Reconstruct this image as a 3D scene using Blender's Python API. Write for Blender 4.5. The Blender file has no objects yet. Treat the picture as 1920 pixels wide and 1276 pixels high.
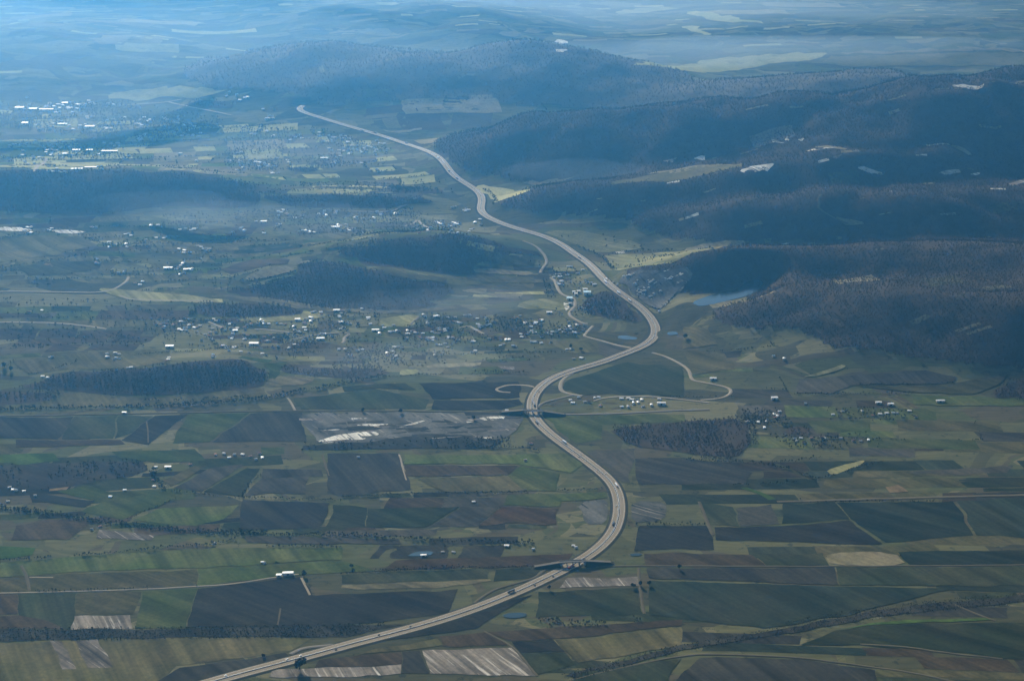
import bpy, math, random
import numpy as np
from mathutils import Vector
from mathutils.geometry import delaunay_2d_cdt

random.seed(7)
rng = np.random.default_rng(7)
scene = bpy.context.scene
col = scene.collection

# ------------------------------------------------------------------ camera
CAM_H = 1500.0            # metres above the valley floor
FPX = 3200.0              # focal length in pixels of a 1920 wide frame
PITCH = math.atan2(1178.0, FPX)
cd = bpy.data.cameras.new('camera')
cd.sensor_width = 36.0
cd.lens = FPX / 1920.0 * 36.0
cd.clip_start = 0.5
cd.clip_end = 120000.0
cam = bpy.data.objects.new('camera', cd)
cam.location = (0, 0, CAM_H)
cam.rotation_euler = (math.pi / 2 - PITCH, 0, 0)
col.objects.link(cam)
scene.camera = cam

# ------------------------------------------------------------------ sky, sun, exposure
SUN_EL = math.radians(20.5)
SUN_AZ = math.radians(-18)          # measured from +Y (view direction) towards +X
w = bpy.data.worlds.new('World')
scene.world = w
w.use_nodes = True
nt = w.node_tree
sky = nt.nodes.new('ShaderNodeTexSky')
sky.sky_type = 'NISHITA'
sky.sun_disc = False
sky.sun_elevation = SUN_EL
sky.sun_rotation = SUN_AZ
nt.links.new(sky.outputs[0], nt.nodes['Background'].inputs[0])
nt.nodes['Background'].inputs[1].default_value = 0.05
sd = bpy.data.lights.new('sun', 'SUN')
sd.energy = 5.0
sd.angle = math.radians(0.5)
sd.color = (1.0, 0.89, 0.72)
sun = bpy.data.objects.new('sun', sd)
dsun = Vector((math.sin(SUN_AZ) * math.cos(SUN_EL), math.cos(SUN_AZ) * math.cos(SUN_EL), math.sin(SUN_EL)))
sun.rotation_euler = dsun.to_track_quat('Z', 'Y').to_euler()
sun.location = (0, 3000, 3000)
col.objects.link(sun)
scene.view_settings.view_transform = 'Standard'
scene.view_settings.look = 'None'
scene.view_settings.exposure = 0.85
scene.view_settings.gamma = 1.0
scene.render.engine = 'CYCLES'
scene.cycles.use_denoising = True
scene.cycles.max_bounces = 5
scene.cycles.diffuse_bounces = 2
scene.cycles.volume_bounces = 1
scene.cycles.transparent_max_bounces = 4

HAZE_DENSITY = 0.000050
HAZE_COLOR = (0.11, 0.49, 1.0)
HAZE_G = 0.82

# ------------------------------------------------------------------ helpers: noise, projection
def _hash(ix, iy, seed):
    n = (ix.astype(np.int64) * 374761393 + iy.astype(np.int64) * 668265263 + seed * 974711) & 0x7fffffff
    n = ((n ^ (n >> 13)) * 1274126177) & 0x7fffffff
    return ((n ^ (n >> 16)) & 0xffff) / 65535.0

def vnoise(x, y, seed=0):
    ix = np.floor(x); iy = np.floor(y)
    fx = x - ix; fy = y - iy
    fx = fx * fx * fx * (fx * (fx * 6 - 15) + 10); fy = fy * fy * fy * (fy * (fy * 6 - 15) + 10)
    a = _hash(ix, iy, seed); b = _hash(ix + 1, iy, seed); c = _hash(ix, iy + 1, seed); d = _hash(ix + 1, iy + 1, seed)
    return (a + (b - a) * fx) * (1 - fy) + (c + (d - c) * fx) * fy - 0.5

def fbm(x, y, lam, octs=4, seed=0, gain=0.5):
    s = 0; a = 1.0
    for o in range(octs):
        s = s + a * vnoise(x / lam + 17.3 * o, y / lam - 9.1 * o, seed + o)
        lam *= 0.5; a *= gain
    return s

sP, cP = math.sin(PITCH), math.cos(PITCH)

def ray(px, py):
    """direction of the sight line through a point of the 1920x1276 photograph"""
    x = (np.asarray(px, float) - 960.0) / FPX
    y = (638.0 - np.asarray(py, float)) / FPX
    return np.stack([x, cP + y * sP, -sP + y * cP], -1)

def at_h(px, py, h):
    d = ray(px, py)
    t = (h - CAM_H) / d[..., 2]
    return d[..., 0] * t, d[..., 1] * t

# ------------------------------------------------------------------ terrain
Y0, RAT = 1500.0, 1.0034
NR, NC = 790, 540
def WY(y): return 0.44 * y + 500.0
Yr = Y0 * RAT ** np.arange(NR)
U = np.linspace(-1, 1, NC)
GX = U[None, :] * WY(Yr)[:, None]
GY = np.repeat(Yr[:, None], NC, 1)

# crest lines: (photo x, photo y, height m, half width m)
RIDGES = [
 # right massif, main crest
 [(860,285,20,130),(930,245,90,220),(1020,222,155,300),(1150,206,200,370),(1300,196,230,420),(1450,188,250,450),(1600,175,270,480),(1750,163,290,520),(1920,151,305,560),(2150,140,320,600)],
 # spur with meadows
 [(960,378,40,100),(1040,352,80,160),(1150,338,110,200),(1260,322,130,230),(1400,308,150,260),(1520,285,175,300),(1650,270,190,330),(1850,262,200,340)],
 [(1240,405,55,120),(1380,385,100,190),(1550,370,125,240),(1750,360,140,270),(1980,350,150,280)],
 # quarry hill and the hills behind the reservoir
 [(1165,522,30,90),(1230,505,62,130),(1320,482,88,170),(1420,474,95,190),(1520,478,100,210),(1700,470,115,260),(1950,460,130,300)],
 # hill below the reservoir
 [(1345,612,30,110),(1430,575,65,170),(1550,548,92,230),(1700,545,105,270),(1900,555,110,280),(2100,560,110,280)],
 [(1400,690,14,90),(1480,668,25,120),(1600,655,35,150),(1900,650,45,170)],
 # left wooded ridge
 [(-120,326,75,240),(60,322,80,230),(200,320,78,220),(330,326,66,200),(440,338,40,160)],
 [(480,366,22,110),(620,364,28,120),(760,368,22,110)],
 # centre left hill
 [(520,500,30,120),(620,470,52,150),(730,446,72,170),(830,438,78,170),(930,450,50,140)],
 [(560,512,30,100),(640,506,42,120),(720,512,45,120),(800,528,28,100)],
 [(40,500,22,150),(150,478,26,150),(260,470,14,140)],
 [(150,700,16,90),(280,690,24,100),(420,676,24,100)],
 [(40,672,14,100),(160,664,20,110),(300,660,12,100)],
 # far wooded ridge
 [(380,160,25,250),(470,128,90,400),(540,104,140,480),(615,88,170,520),(700,97,165,520),(790,108,150,500),(880,108,150,480),(965,99,165,480),(1060,110,145,460),(1160,130,105,420),(1250,155,55,300)],
 [(780,157,60,220),(900,166,62,220),(1040,173,62,230),(1200,178,66,260),(1320,176,90,320)],
 [(1330,175,70,300),(1440,154,120,400),(1530,146,135,430),(1660,148,130,420),(1790,158,110,400)],
 [(110,172,25,170),(190,156,50,200),(260,150,55,210),(340,158,40,180)],
 [(330,192,18,140),(400,186,24,150),(470,190,14,120)],
 # long rises far away
 [(-200,90,120,900),(60,70,110,900),(240,80,60,700)],
 [(560,22,70,600),(700,14,110,700),(820,16,110,700),(930,36,60,500)],
 [(700,62,40,450),(840,58,70,500),(960,66,50,420)],
 [(1330,55,40,500),(1500,40,70,700),(1750,44,70,800),(2000,50,70,800)],
 [(1060,92,30,300),(1140,80,50,400),(1250,78,40,400)],
]

def ridge_field(X, Y, ridges, p=3.0):
    acc = np.zeros_like(X)
    for r in ridges:
        a = np.array(r, float)
        wx, wy = at_h(a[:, 0], a[:, 1], a[:, 2])
        best = np.zeros_like(X)
        for k in range(len(a) - 1):
            ax, ay, bx, by = wx[k], wy[k], wx[k + 1], wy[k + 1]
            dx, dy = bx - ax, by - ay
            t = np.clip(((X - ax) * dx + (Y - ay) * dy) / (dx * dx + dy * dy), 0, 1)
            d2 = (X - ax - t * dx) ** 2 + (Y - ay - t * dy) ** 2
            h = a[k, 2] + t * (a[k + 1, 2] - a[k, 2])
            wd = a[k, 3] + t * (a[k + 1, 3] - a[k, 3])
            best = np.maximum(best, h * np.exp(-d2 / (wd * wd)))
        acc += best ** p
    return acc ** (1.0 / p)

HILL = ridge_field(GX, GY, RIDGES)
MASSIF = ridge_field(GX, GY, RIDGES[0:6])
FARH = ridge_field(GX, GY, [RIDGES[13], [(x, y, h + 25, w * .55) for x, y, h, w in RIDGES[14]], RIDGES[15]])
rough = np.clip(HILL / 60.0, 0, 1)
farroll = np.clip((GY - 7000) / 4000, 0, 1)
gully = 1 - np.abs(fbm(GX, GY, 640, 3, 14)) * 3.0
GZ = HILL * (1 + 0.30 * fbm(GX, GY, 520, 4, 3)) + rough * 14 * fbm(GX, GY, 210, 3, 11) - rough * np.clip(HILL / 150, .3, 1.2) * 17 * np.clip(gully, 0, 1) ** 2
GZ += 7 * fbm(GX, GY, 620, 3, 21) * np.clip((GY - 2600) / 1500, 0.15, 1) + 45 * farroll * fbm(GX, GY, 1500, 4, 31)
GZ = np.maximum(GZ, -6) + 8

def sample(X, Y, arr=None):
    arr = GZ if arr is None else arr
    X = np.asarray(X, float); Y = np.asarray(Y, float)
    j = np.clip(np.log(np.maximum(Y, 1) / Y0) / math.log(RAT), 0, NR - 1.001)
    i = np.clip((X / WY(Y) + 1) * 0.5 * (NC - 1), 0, NC - 1.001)
    j0 = j.astype(int); i0 = i.astype(int)
    fj = j - j0; fi = i - i0
    return (arr[j0, i0] * (1 - fi) + arr[j0, i0 + 1] * fi) * (1 - fj) + (arr[j0 + 1, i0] * (1 - fi) + arr[j0 + 1, i0 + 1] * fi) * fj

TS = np.geomspace(1500, 24000, 700)
def ground_at(pts):
    """where the sight lines through photo points meet the terrain -> world x, y"""
    p = np.asarray(pts, float).reshape(-1, 2)
    d = ray(p[:, 0], p[:, 1])
    X = d[:, 0:1] * TS; Y = d[:, 1:2] * TS; Z = CAM_H + d[:, 2:3] * TS
    below = Z < sample(X, Y)
    k = np.argmax(below, 1)
    k = np.where(below.any(1), np.maximum(k, 1), len(TS) - 1)
    n = np.arange(len(p))
    lo = TS[k - 1]; hi = TS[k]
    for _ in range(14):
        m = (lo + hi) / 2
        b = CAM_H + d[:, 2] * m < sample(d[:, 0] * m, d[:, 1] * m)
        hi = np.where(b, m, hi); lo = np.where(b, lo, m)
    return np.stack([d[:, 0] * hi, d[:, 1] * hi], 1)

def smooth_line(P, step, passes=2):
    """even resampling of a polyline with rounded corners"""
    P = np.asarray(P, float)
    for _ in range(passes):
        Q = [P[0]]
        for a, b in zip(P[:-1], P[1:]):
            Q += [a * .75 + b * .25, a * .25 + b * .75]
        Q.append(P[-1]); P = np.array(Q)
    s = np.r_[0, np.cumsum(np.hypot(*np.diff(P, axis=0).T))]
    n = max(2, int(s[-1] / step) + 1)
    ss = np.linspace(0, s[-1], n)
    return np.stack([np.interp(ss, s, P[:, 0]), np.interp(ss, s, P[:, 1])], 1)

def normals2(P):
    t = np.gradient(P, axis=0)
    t /= np.maximum(np.hypot(t[:, 0], t[:, 1]), 1e-9)[:, None]
    return np.stack([-t[:, 1], t[:, 0]], 1)

def dist_to_line(X, Y, L):
    """distance to a polyline and index of its nearest point (points within 120 m only)"""
    best = np.full(X.shape, 1e9); idx = np.zeros(X.shape, int)
    for k in range(0, len(L)):
        x, y = L[k]
        j0 = np.searchsorted(Yr, y - 120); j1 = np.searchsorted(Yr, y + 120)
        d = np.hypot(X[j0:j1] - x, Y[j0:j1] - y)
        m = d < best[j0:j1]
        best[j0:j1][m] = d[m]; idx[j0:j1][m] = k
    return best, idx

# ------------------------------------------------------------------ the highway's line, and its embankment in the terrain
HWY_PX = [(360,1290),(433,1269),(489,1254),(560,1236),(677,1203),(760,1183),(872,1150),(965,1113),(1030,1083),(1080,1057),(1114,1037),(1146,1007),(1158,983),(1163,950),(1156,917),(1143,900),(1123,883),(1080,850),(1038,821),(1006,792),(997,775),(996,762),(999,745),(1011,727),(1033,711),(1069,696),(1128,681),(1160,668),(1205,652),(1226,637),(1232,621),(1224,601),(1203,580),(1163,550),(1137,527),(1104,496),(1078,478),(1053,458),(1018,442),(960,428),(922,413),(903,401),(900,389),(905,377),(900,364),(887,353),(851,333),(839,313),(823,293),(783,277),(729,259),(668,242),(602,222),(571,214),(559,207),(558,201),(572,194)]
hw = ground_at(HWY_PX)
HWY = smooth_line(hw, 12.0, 3)
def gsm(a, n):
    k = np.hanning(2 * n + 1); k /= k.sum()
    return np.convolve(np.pad(a, n, mode='edge'), k, 'valid')
HWY = np.stack([gsm(HWY[:, 0], 6), gsm(HWY[:, 1], 6)], 1)
HWYZ = gsm(np.maximum(sample(HWY[:, 0], HWY[:, 1]), 0), 25) + 2.5
dH, iH = dist_to_line(GX, GY, HWY)
bl = np.clip((dH - 19) / 34.0, 0, 1); bl = bl * bl * (3 - 2 * bl)
GZ = GZ * bl + (HWYZ[iH] - 1.2) * (1 - bl)

PONDS = [
  ('pond', [(762,1042),(778,1034),(800,1032),(813,1034),(810,1039),(790,1042)], 'pale pond beside the dark field lower left of the highway'),
  ('pond', [(943,1152),(955,1148),(975,1147),(989,1150),(985,1155),(962,1158),(946,1156)], 'small round pond just below the highway'),
  ('pond', [(1157,630),(1170,628),(1195,632),(1193,636),(1172,636),(1160,634)], 'long pale pond inside the upper highway bend'),
  ('pond', [(1250,622),(1268,621),(1272,627),(1252,628)], 'square pond right of the upper highway bend'),
  ('reservoir', [(1295,566),(1340,550),(1385,542),(1398,529),(1420,523),(1434,529),(1422,545),(1400,555),(1350,567),(1310,575)], 'curved reservoir lying in the wooded hollow'),
  ('pond', [(1180,1038),(1196,1036),(1205,1038),(1198,1041),(1184,1041)], 'tiny pond right of the lower highway curve')]
POND_POLYS = []
for nm, pts, lab in PONDS:
    lev = float(sample(*ground_at(pts).mean(0)))
    pa = np.array(pts, float)
    P = np.stack(at_h(pa[:, 0], pa[:, 1], lev), 1)
    POND_POLYS.append((P, lev))
    lo, hi = P.min(0) - 120, P.max(0) + 120
    js, is_ = np.where((GX > lo[0]) & (GX < hi[0]) & (GY > lo[1]) & (GY < hi[1]))
    Q = np.stack([GX[js, is_], GY[js, is_]], 1)
    dn = P[:, None] + (np.roll(P, -1, 0) - P)[:, None] * np.linspace(0, 1, 12)[None, :, None]
    dn = dn.reshape(-1, 2)
    dd = np.min(np.hypot(Q[:, 0][:, None] - dn[:, 0], Q[:, 1][:, None] - dn[:, 1]), 1)
    ins_ = np.zeros(len(Q), bool); q = np.roll(P, -1, 0)
    for (ax, ay), (bx, by) in zip(P, q):
        c = (ay > Q[:, 1]) != (by > Q[:, 1])
        ins_ ^= c & (Q[:, 0] < (bx - ax) * (Q[:, 1] - ay) / ((by - ay) or 1e-9) + ax)
    dd[ins_] = 0
    f = np.clip((dd - 14) / (70 if nm == 'reservoir' else 25), 0, 1)
    GZ[js, is_] = GZ[js, is_] * f + (lev - 1.0) * (1 - f)

# ------------------------------------------------------------------ materials
MATS = {}
def new_mat(name):
    m = bpy.data.materials.new(name); m.use_nodes = True
    b = m.node_tree.nodes['Principled BSDF']
    return m, m.node_tree, b

def N(t, typ, **kw):
    n = t.nodes.new(typ)
    for k, v in kw.items(): setattr(n, k, v)
    return n

def math_node(t, op, a, b=None):
    n = N(t, 'ShaderNodeMath', operation=op)
    for i, v in enumerate((a, b)):
        if v is None: continue
        if isinstance(v, (int, float)): n.inputs[i].default_value = v
        else: t.links.new(v, n.inputs[i])
    return n.outputs[0]

def mix_col(t, f, a, b, typ='MIX'):
    n = N(t, 'ShaderNodeMix', data_type='RGBA', blend_type=typ)
    for i, v in ((0, f), (6, a), (7, b)):
        if isinstance(v, (int, float)): n.inputs[i].default_value = v
        elif isinstance(v, tuple): n.inputs[i].default_value = (*v, 1)
        else: t.links.new(v, n.inputs[i])
    return n.outputs[2]

def noise(t, vec, scale, detail=3, rough=0.55):
    n = N(t, 'ShaderNodeTexNoise')
    n.inputs['Scale'].default_value = scale; n.inputs['Detail'].default_value = detail; n.inputs['Roughness'].default_value = rough
    t.links.new(vec, n.inputs['Vector'])
    return n.outputs['Fac']

def ramp(t, f, lo, hi):
    n = N(t, 'ShaderNodeMapRange'); n.inputs[1].default_value = lo; n.inputs[2].default_value = hi
    t.links.new(f, n.inputs[0]); return n.outputs[0]

def mapped(t, vec, scale=(1, 1, 1), rot=0.0):
    n = N(t, 'ShaderNodeMapping'); n.inputs['Scale'].default_value = scale; n.inputs['Rotation'].default_value = (0, 0, rot)
    t.links.new(vec, n.inputs['Vector']); return n.outputs[0]

def pos(t):
    return N(t, 'ShaderNodeNewGeometry').outputs['Position']

FIELD_ARGS = {}
FAR = False
def field_mat(name, c1, c2, streak=0.35, spots=None, spots2=None):
    """farmland: two soil or crop colours in patches, drill lines, a shade of its own for every field"""
    FIELD_ARGS[name] = (c1, c2)
    m, t, b = new_mat(name)
    p = pos(t)
    rnd = N(t, 'ShaderNodeObjectInfo').outputs['Random']
    vr = N(t, 'ShaderNodeVectorRotate', rotation_type='Z_AXIS')
    t.links.new(p, vr.inputs['Vector'])
    t.links.new(math_node(t, 'MULTIPLY_ADD', rnd, 0.7), vr.inputs['Angle'])
    big = ramp(t, noise(t, p, 1 / 130, 4), 0.36, 0.64)
    c = mix_col(t, big, c1, c2)
    st = noise(t, mapped(t, vr.outputs[0], (1 / 300, 1 / 9, 0)), 1.0, 3, 0.6)
    k = math_node(t, 'ADD', math_node(t, 'MULTIPLY', ramp(t, st, 0.25, 0.75), streak * 2), 1 - streak)
    c = mix_col(t, 1.0, c, k, 'MULTIPLY')
    wide = noise(t, mapped(t, vr.outputs[0], (1 / 520, 1 / 34, 0), 0.05), 1.0, 2, 0.5)
    c = mix_col(t, 1.0, c, math_node(t, 'ADD', math_node(t, 'MULTIPLY', ramp(t, wide, 0.35, 0.65), 0.0 if FAR else 0.55), 1.0 if FAR else 0.72), 'MULTIPLY')
    damp = ramp(t, noise(t, p, 1 / 55, 5, 0.62), 0.52, 0.72)
    c = mix_col(t, math_node(t, 'MULTIPLY', damp, 0.35), c, (0.030, 0.028, 0.020))
    fine = ramp(t, noise(t, p, 1 / 7, 2, 0.7), 0.2, 0.8)
    c = mix_col(t, 1.0, c, math_node(t, 'ADD', math_node(t, 'MULTIPLY', fine, 0.5), 0.75), 'MULTIPLY')
    k2 = math_node(t, 'ADD', math_node(t, 'MULTIPLY', rnd, 0.5), 0.75)
    c = mix_col(t, 1.0, c, k2, 'MULTIPLY')
    if spots:
        s = ramp(t, noise(t, mapped(t, vr.outputs[0], (1 / 150, 1 / 9, 0)), 1.0, 5, 0.65), spots[1], spots[1] + 0.12)
        c = mix_col(t, s, c, spots[0])
    if spots2:
        s = ramp(t, noise(t, mapped(t, vr.outputs[0], (1 / 60, 1 / 16, 0), 0.2), 1.3, 5, 0.65), spots2[1], spots2[1] + 0.05)
        c = mix_col(t, s, c, spots2[0])
    t.links.new(c, b.inputs['Base Color'])
    b.inputs['Roughness'].default_value = 1.0
    b.inputs['Specular IOR Level'].default_value = 0.0
    MATS[name] = m
    return m

field_mat('green', (0.066, 0.084, 0.023), (0.099, 0.100, 0.035), 0.22)
field_mat('lush', (0.055, 0.089, 0.019), (0.072, 0.102, 0.025), 0.15)
field_mat('dgreen', (0.039, 0.045, 0.020), (0.057, 0.054, 0.027), 0.25)
field_mat('teal', (0.032, 0.040, 0.025), (0.044, 0.045, 0.026), 0.25)
field_mat('olive', (0.083, 0.076, 0.031), (0.111, 0.092, 0.043), 0.28)
field_mat('brown', (0.062, 0.043, 0.024), (0.080, 0.059, 0.032), 0.3)
field_mat('red', (0.089, 0.051, 0.027), (0.075, 0.057, 0.029), 0.25)
field_mat('dark', (0.036, 0.032, 0.024), (0.053, 0.046, 0.031), 0.3)
field_mat('grey', (0.067, 0.058, 0.041), (0.083, 0.072, 0.050), 0.3)
field_mat('tan', (0.25, 0.205, 0.115), (0.19, 0.165, 0.085), 0.3)
field_mat('meadow', (0.20, 0.192, 0.078), (0.265, 0.235, 0.108), 0.25)
field_mat('ochre', (0.16, 0.11, 0.055), (0.14, 0.105, 0.055), 0.2)
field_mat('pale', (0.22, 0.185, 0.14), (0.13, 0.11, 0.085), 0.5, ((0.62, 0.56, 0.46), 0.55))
field_mat('white', (0.60, 0.55, 0.45), (0.72, 0.67, 0.56), 0.2, ((0.16, 0.145, 0.11), 0.50), ((0.10, 0.095, 0.075), 0.56))
field_mat('gravel', (0.10, 0.095, 0.08), (0.14, 0.13, 0.105), 0.1, ((0.42, 0.38, 0.30), 0.60), ((0.03, 0.032, 0.03), 0.60))
field_mat('scrub', (0.055, 0.045, 0.036), (0.075, 0.062, 0.042), 0.1, ((0.03, 0.032, 0.028), 0.56))

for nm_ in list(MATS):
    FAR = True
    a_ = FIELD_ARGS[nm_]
    lighter = 1.0 if nm_ in ('white', 'pale', 'tan') else 1.3      # far copies of these field colours are made paler
    field_mat(nm_ + '_far', tuple(v * lighter for v in a_[0]), tuple(v * lighter for v in a_[1]), 0.06, ((0.10, 0.085, 0.06), 0.52) if nm_ in ('white', 'pale') else None, None)
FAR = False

def ground_mat():
    m, t, b = new_mat('ground')
    p = pos(t)
    def cells(rot, sx, sy):
        v = N(t, 'ShaderNodeTexVoronoi', feature='F1', distance='CHEBYCHEV')
        v.inputs['Randomness'].default_value = 0.85; v.inputs['Scale'].default_value = 1
        warp = N(t, 'ShaderNodeVectorMath', operation='ADD')
        nz = N(t, 'ShaderNodeTexNoise'); nz.inputs['Scale'].default_value = 1 / 420
        t.links.new(p, nz.inputs['Vector'])
        sc = N(t, 'ShaderNodeVectorMath', operation='SCALE'); sc.inputs['Scale'].default_value = 260
        t.links.new(nz.outputs['Color'], sc.inputs[0])
        t.links.new(p, warp.inputs[0]); t.links.new(sc.outputs[0], warp.inputs[1])
        t.links.new(mapped(t, warp.outputs[0], (1 / sx, 1 / sy, 0), rot), v.inputs['Vector'])
        return v
    v1 = cells(0.25, 260, 110); v2 = cells(-0.2, 120, 55)
    pick = ramp(t, noise(t, p, 1 / 900, 2), 0.48, 0.52)
    cc = mix_col(t, pick, v1.outputs['Color'], v2.outputs['Color'])
    sep = N(t, 'ShaderNodeSeparateColor'); t.links.new(cc, sep.inputs[0])
    cr = N(t, 'ShaderNodeValToRGB'); cr.color_ramp.interpolation = 'CONSTANT'
    stops = [(0, (0.075, 0.070, 0.034)), (0.16, (0.115, 0.112, 0.048)), (0.34, (0.16, 0.148, 0.062)), (0.50, (0.105, 0.082, 0.048)),
             (0.62, (0.095, 0.104, 0.038)), (0.76, (0.22, 0.195, 0.095)), (0.90, (0.062, 0.056, 0.034))]
    e = cr.color_ramp.elements
    while len(e) < len(stops): e.new(0.5)
    for k, (x, c) in enumerate(stops): e[k].position = x; e[k].color = (*c, 1)
    t.links.new(sep.outputs[0], cr.inputs[0])
    base = mix_col(t, ramp(t, noise(t, p, 1 / 300, 5, 0.6), 0.35, 0.65), (0.080, 0.074, 0.036), (0.115, 0.102, 0.052))
    c = mix_col(t, 0.62, base, cr.outputs[0])
    k = math_node(t, 'ADD', math_node(t, 'MULTIPLY', noise(t, mapped(t, p, (1 / 60, 1 / 12, 0), 0.1), 1, 4, 0.65), 1.1), 0.45)
    c = mix_col(t, 1.0, c, k, 'MULTIPLY')
    # bushes and field margins too small to build
    sp = ramp(t, noise(t, p, 1 / 22, 4, 0.75), 0.58, 0.66)
    c = mix_col(t, math_node(t, 'MULTIPLY', sp, 0.6), c, (0.022, 0.024, 0.018))
    t.links.new(c, b.inputs['Base Color'])
    b.inputs['Roughness'].default_value = 1; b.inputs['Specular IOR Level'].default_value = 0
    return m
MATS['ground'] = ground_mat()

def plain_mat(name, c, rough=0.9, spec=0.0, metal=0.0, var=0.25, scale=1 / 5):
    m, t, b = new_mat(name)
    k = math_node(t, 'ADD', math_node(t, 'MULTIPLY', noise(t, pos(t), scale, 3), var * 2), 1 - var)
    cc = mix_col(t, 1.0, c, k, 'MULTIPLY')
    t.links.new(cc, b.inputs['Base Color'])
    b.inputs['Roughness'].default_value = rough
    b.inputs['Specular IOR Level'].default_value = spec
    b.inputs['Metallic'].default_value = metal
    MATS[name] = m
    return m

plain_mat('asphalt', (0.225, 0.17, 0.096), 0.75, 0.10, 0, 0.16, 1 / 25)
plain_mat('shoulder', (0.26, 0.20, 0.12), 0.8, 0.08, 0, 0.2, 1 / 18)
plain_mat('median', (0.05, 0.05, 0.038), 1, 0, 0, 0.4, 1 / 6)
plain_mat('verge', (0.055, 0.052, 0.036), 1, 0, 0, 0.35, 1 / 15)
plain_mat('line_paint', (0.8, 0.8, 0.78), 0.7, 0.1)
plain_mat('track', (0.30, 0.245, 0.165), 0.9, 0.05, 0, 0.3, 1 / 30)
plain_mat('lane', (0.15, 0.128, 0.095), 0.85, 0.08, 0, 0.25, 1 / 30)
plain_mat('dim_track', (0.12, 0.10, 0.062), 0.95, 0.0, 0, 0.35, 1 / 30)
plain_mat('concrete', (0.33, 0.31, 0.28), 0.85, 0.1)
plain_mat('metal_rail', (0.4, 0.4, 0.4), 0.5, 0.3, 0.5)
plain_mat('plaster', (0.72, 0.68, 0.6), 0.9, 0.05, 0, 0.1)
plain_mat('roof_white', (0.66, 0.65, 0.62), 0.58, 0.4, 0.1, 0.15)
plain_mat('roof_grey', (0.24, 0.24, 0.24), 0.65, 0.35, 0.05, 0.2)
plain_mat('roof_tile', (0.24, 0.10, 0.06), 0.8, 0.15, 0, 0.25)
plain_mat('glass_roof', (0.45, 0.62, 0.66), 0.42, 0.5, 0.2, 0.1)
plain_mat('rock', (0.55, 0.52, 0.46), 0.9, 0.1, 0, 0.3, 1 / 3)
plain_mat('car_white', (0.8, 0.8, 0.8), 0.35, 0.5)
plain_mat('car_dark', (0.03, 0.03, 0.035), 0.35, 0.5)
plain_mat('car_red', (0.35, 0.04, 0.03), 0.35, 0.5)
plain_mat('car_glass', (0.03, 0.035, 0.04), 0.1, 0.5)
plain_mat('tyre', (0.02, 0.02, 0.02), 0.9, 0.1)
plain_mat('trunk', (0.06, 0.045, 0.035), 1)
m, t, b = new_mat('water')
b.inputs['Base Color'].default_value = (0.02, 0.035, 0.04, 1); b.inputs['Roughness'].default_value = 0.10; b.inputs['IOR'].default_value = 1.33
bp = N(t, 'ShaderNodeBump'); bp.inputs['Strength'].default_value = 0.05; bp.inputs['Distance'].default_value = 0.3
t.links.new(noise(t, pos(t), 1 / 4, 3), bp.inputs['Height']); t.links.new(bp.outputs[0], b.inputs['Normal'])
MATS['water'] = m

def crown_mat(name, c1, c2):
    m, t, b = new_mat(name)
    rnd = N(t, 'ShaderNodeObjectInfo').outputs['Random']
    big = ramp(t, noise(t, pos(t), 1 / 160, 4), 0.38, 0.62)
    f = math_node(t, 'ADD', math_node(t, 'MULTIPLY', rnd, 0.5), math_node(t, 'MULTIPLY', big, 0.5))
    t.links.new(mix_col(t, f, c1, c2), b.inputs['Base Color'])
    b.inputs['Roughness'].default_value = 1; b.inputs['Specular IOR Level'].default_value = 0
    MATS[name] = m
crown_mat('crown_brown', (0.038, 0.028, 0.022), (0.105, 0.074, 0.046))
crown_mat('crown_dark', (0.030, 0.032, 0.026), (0.052, 0.046, 0.034))
crown_mat('crown_far', (0.085, 0.070, 0.052), (0.14, 0.115, 0.080))  # far crowns and floor are paler, distance haze put into the colour
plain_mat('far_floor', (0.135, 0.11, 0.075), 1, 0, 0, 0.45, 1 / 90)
plain_mat('forest_floor', (0.075, 0.056, 0.038), 1, 0, 0, 0.5, 1 / 45)

# ------------------------------------------------------------------ object helpers
def mesh_obj(name, verts, faces, mat, parent=None, smooth=False):
    me = bpy.data.meshes.new(name)
    verts = np.asarray(verts, np.float32)
    me.from_pydata(verts, [], faces) if not isinstance(faces, np.ndarray) else fast_mesh(me, verts, faces)
    for mm in (mat if isinstance(mat, (list, tuple)) else [mat]):
        me.materials.append(MATS[mm])
    if smooth: me.shade_smooth()
    o = bpy.data.objects.new(name, me)
    o.parent = parent
    col.objects.link(o)
    return o

def fast_mesh(me, v, f):
    nf, k = f.shape
    me.vertices.add(len(v)); me.vertices.foreach_set('co', v.ravel())
    me.loops.add(nf * k); me.loops.foreach_set('vertex_index', f.astype(np.int32).ravel())
    me.polygons.add(nf); me.polygons.foreach_set('loop_start', np.arange(0, nf * k, k, dtype=np.int32))
    me.update(calc_edges=True)

def tag(o, label, cat, group=None):
    o['label'] = label; o['category'] = cat
    if group: o['group'] = group
    return o

def structure(o, label=None):
    o['kind'] = 'structure'
    if label: o['label'] = label
    return o

def stuff(o, label, cat=None):
    o['kind'] = 'stuff'; o['label'] = label
    if cat: o['category'] = cat
    return o

def inside(P, poly):
    x, y = P[:, 0], P[:, 1]
    r = np.zeros(len(P), bool)
    q = np.roll(poly, -1, 0)
    for (ax, ay), (bx, by) in zip(poly, q):
        c = (ay > y) != (by > y)
        with np.errstate(divide='ignore', invalid='ignore'):
            r ^= c & (x < (bx - ax) * (y - ay) / (by - ay) + ax)
    return r

def densify(poly, step):
    out = []
    for a, b in zip(poly, np.roll(poly, -1, 0)):
        n = max(1, int(np.hypot(*(b - a)) / step))
        for k in range(n): out.append(a + (b - a) * k / n)
    return np.array(out)

def round_poly(poly, passes=1):
    for _ in range(passes):
        q = np.roll(poly, -1, 0)
        poly = np.stack([poly * .8 + q * .2, poly * .2 + q * .8], 1).reshape(-1, 2)
    return poly

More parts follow.
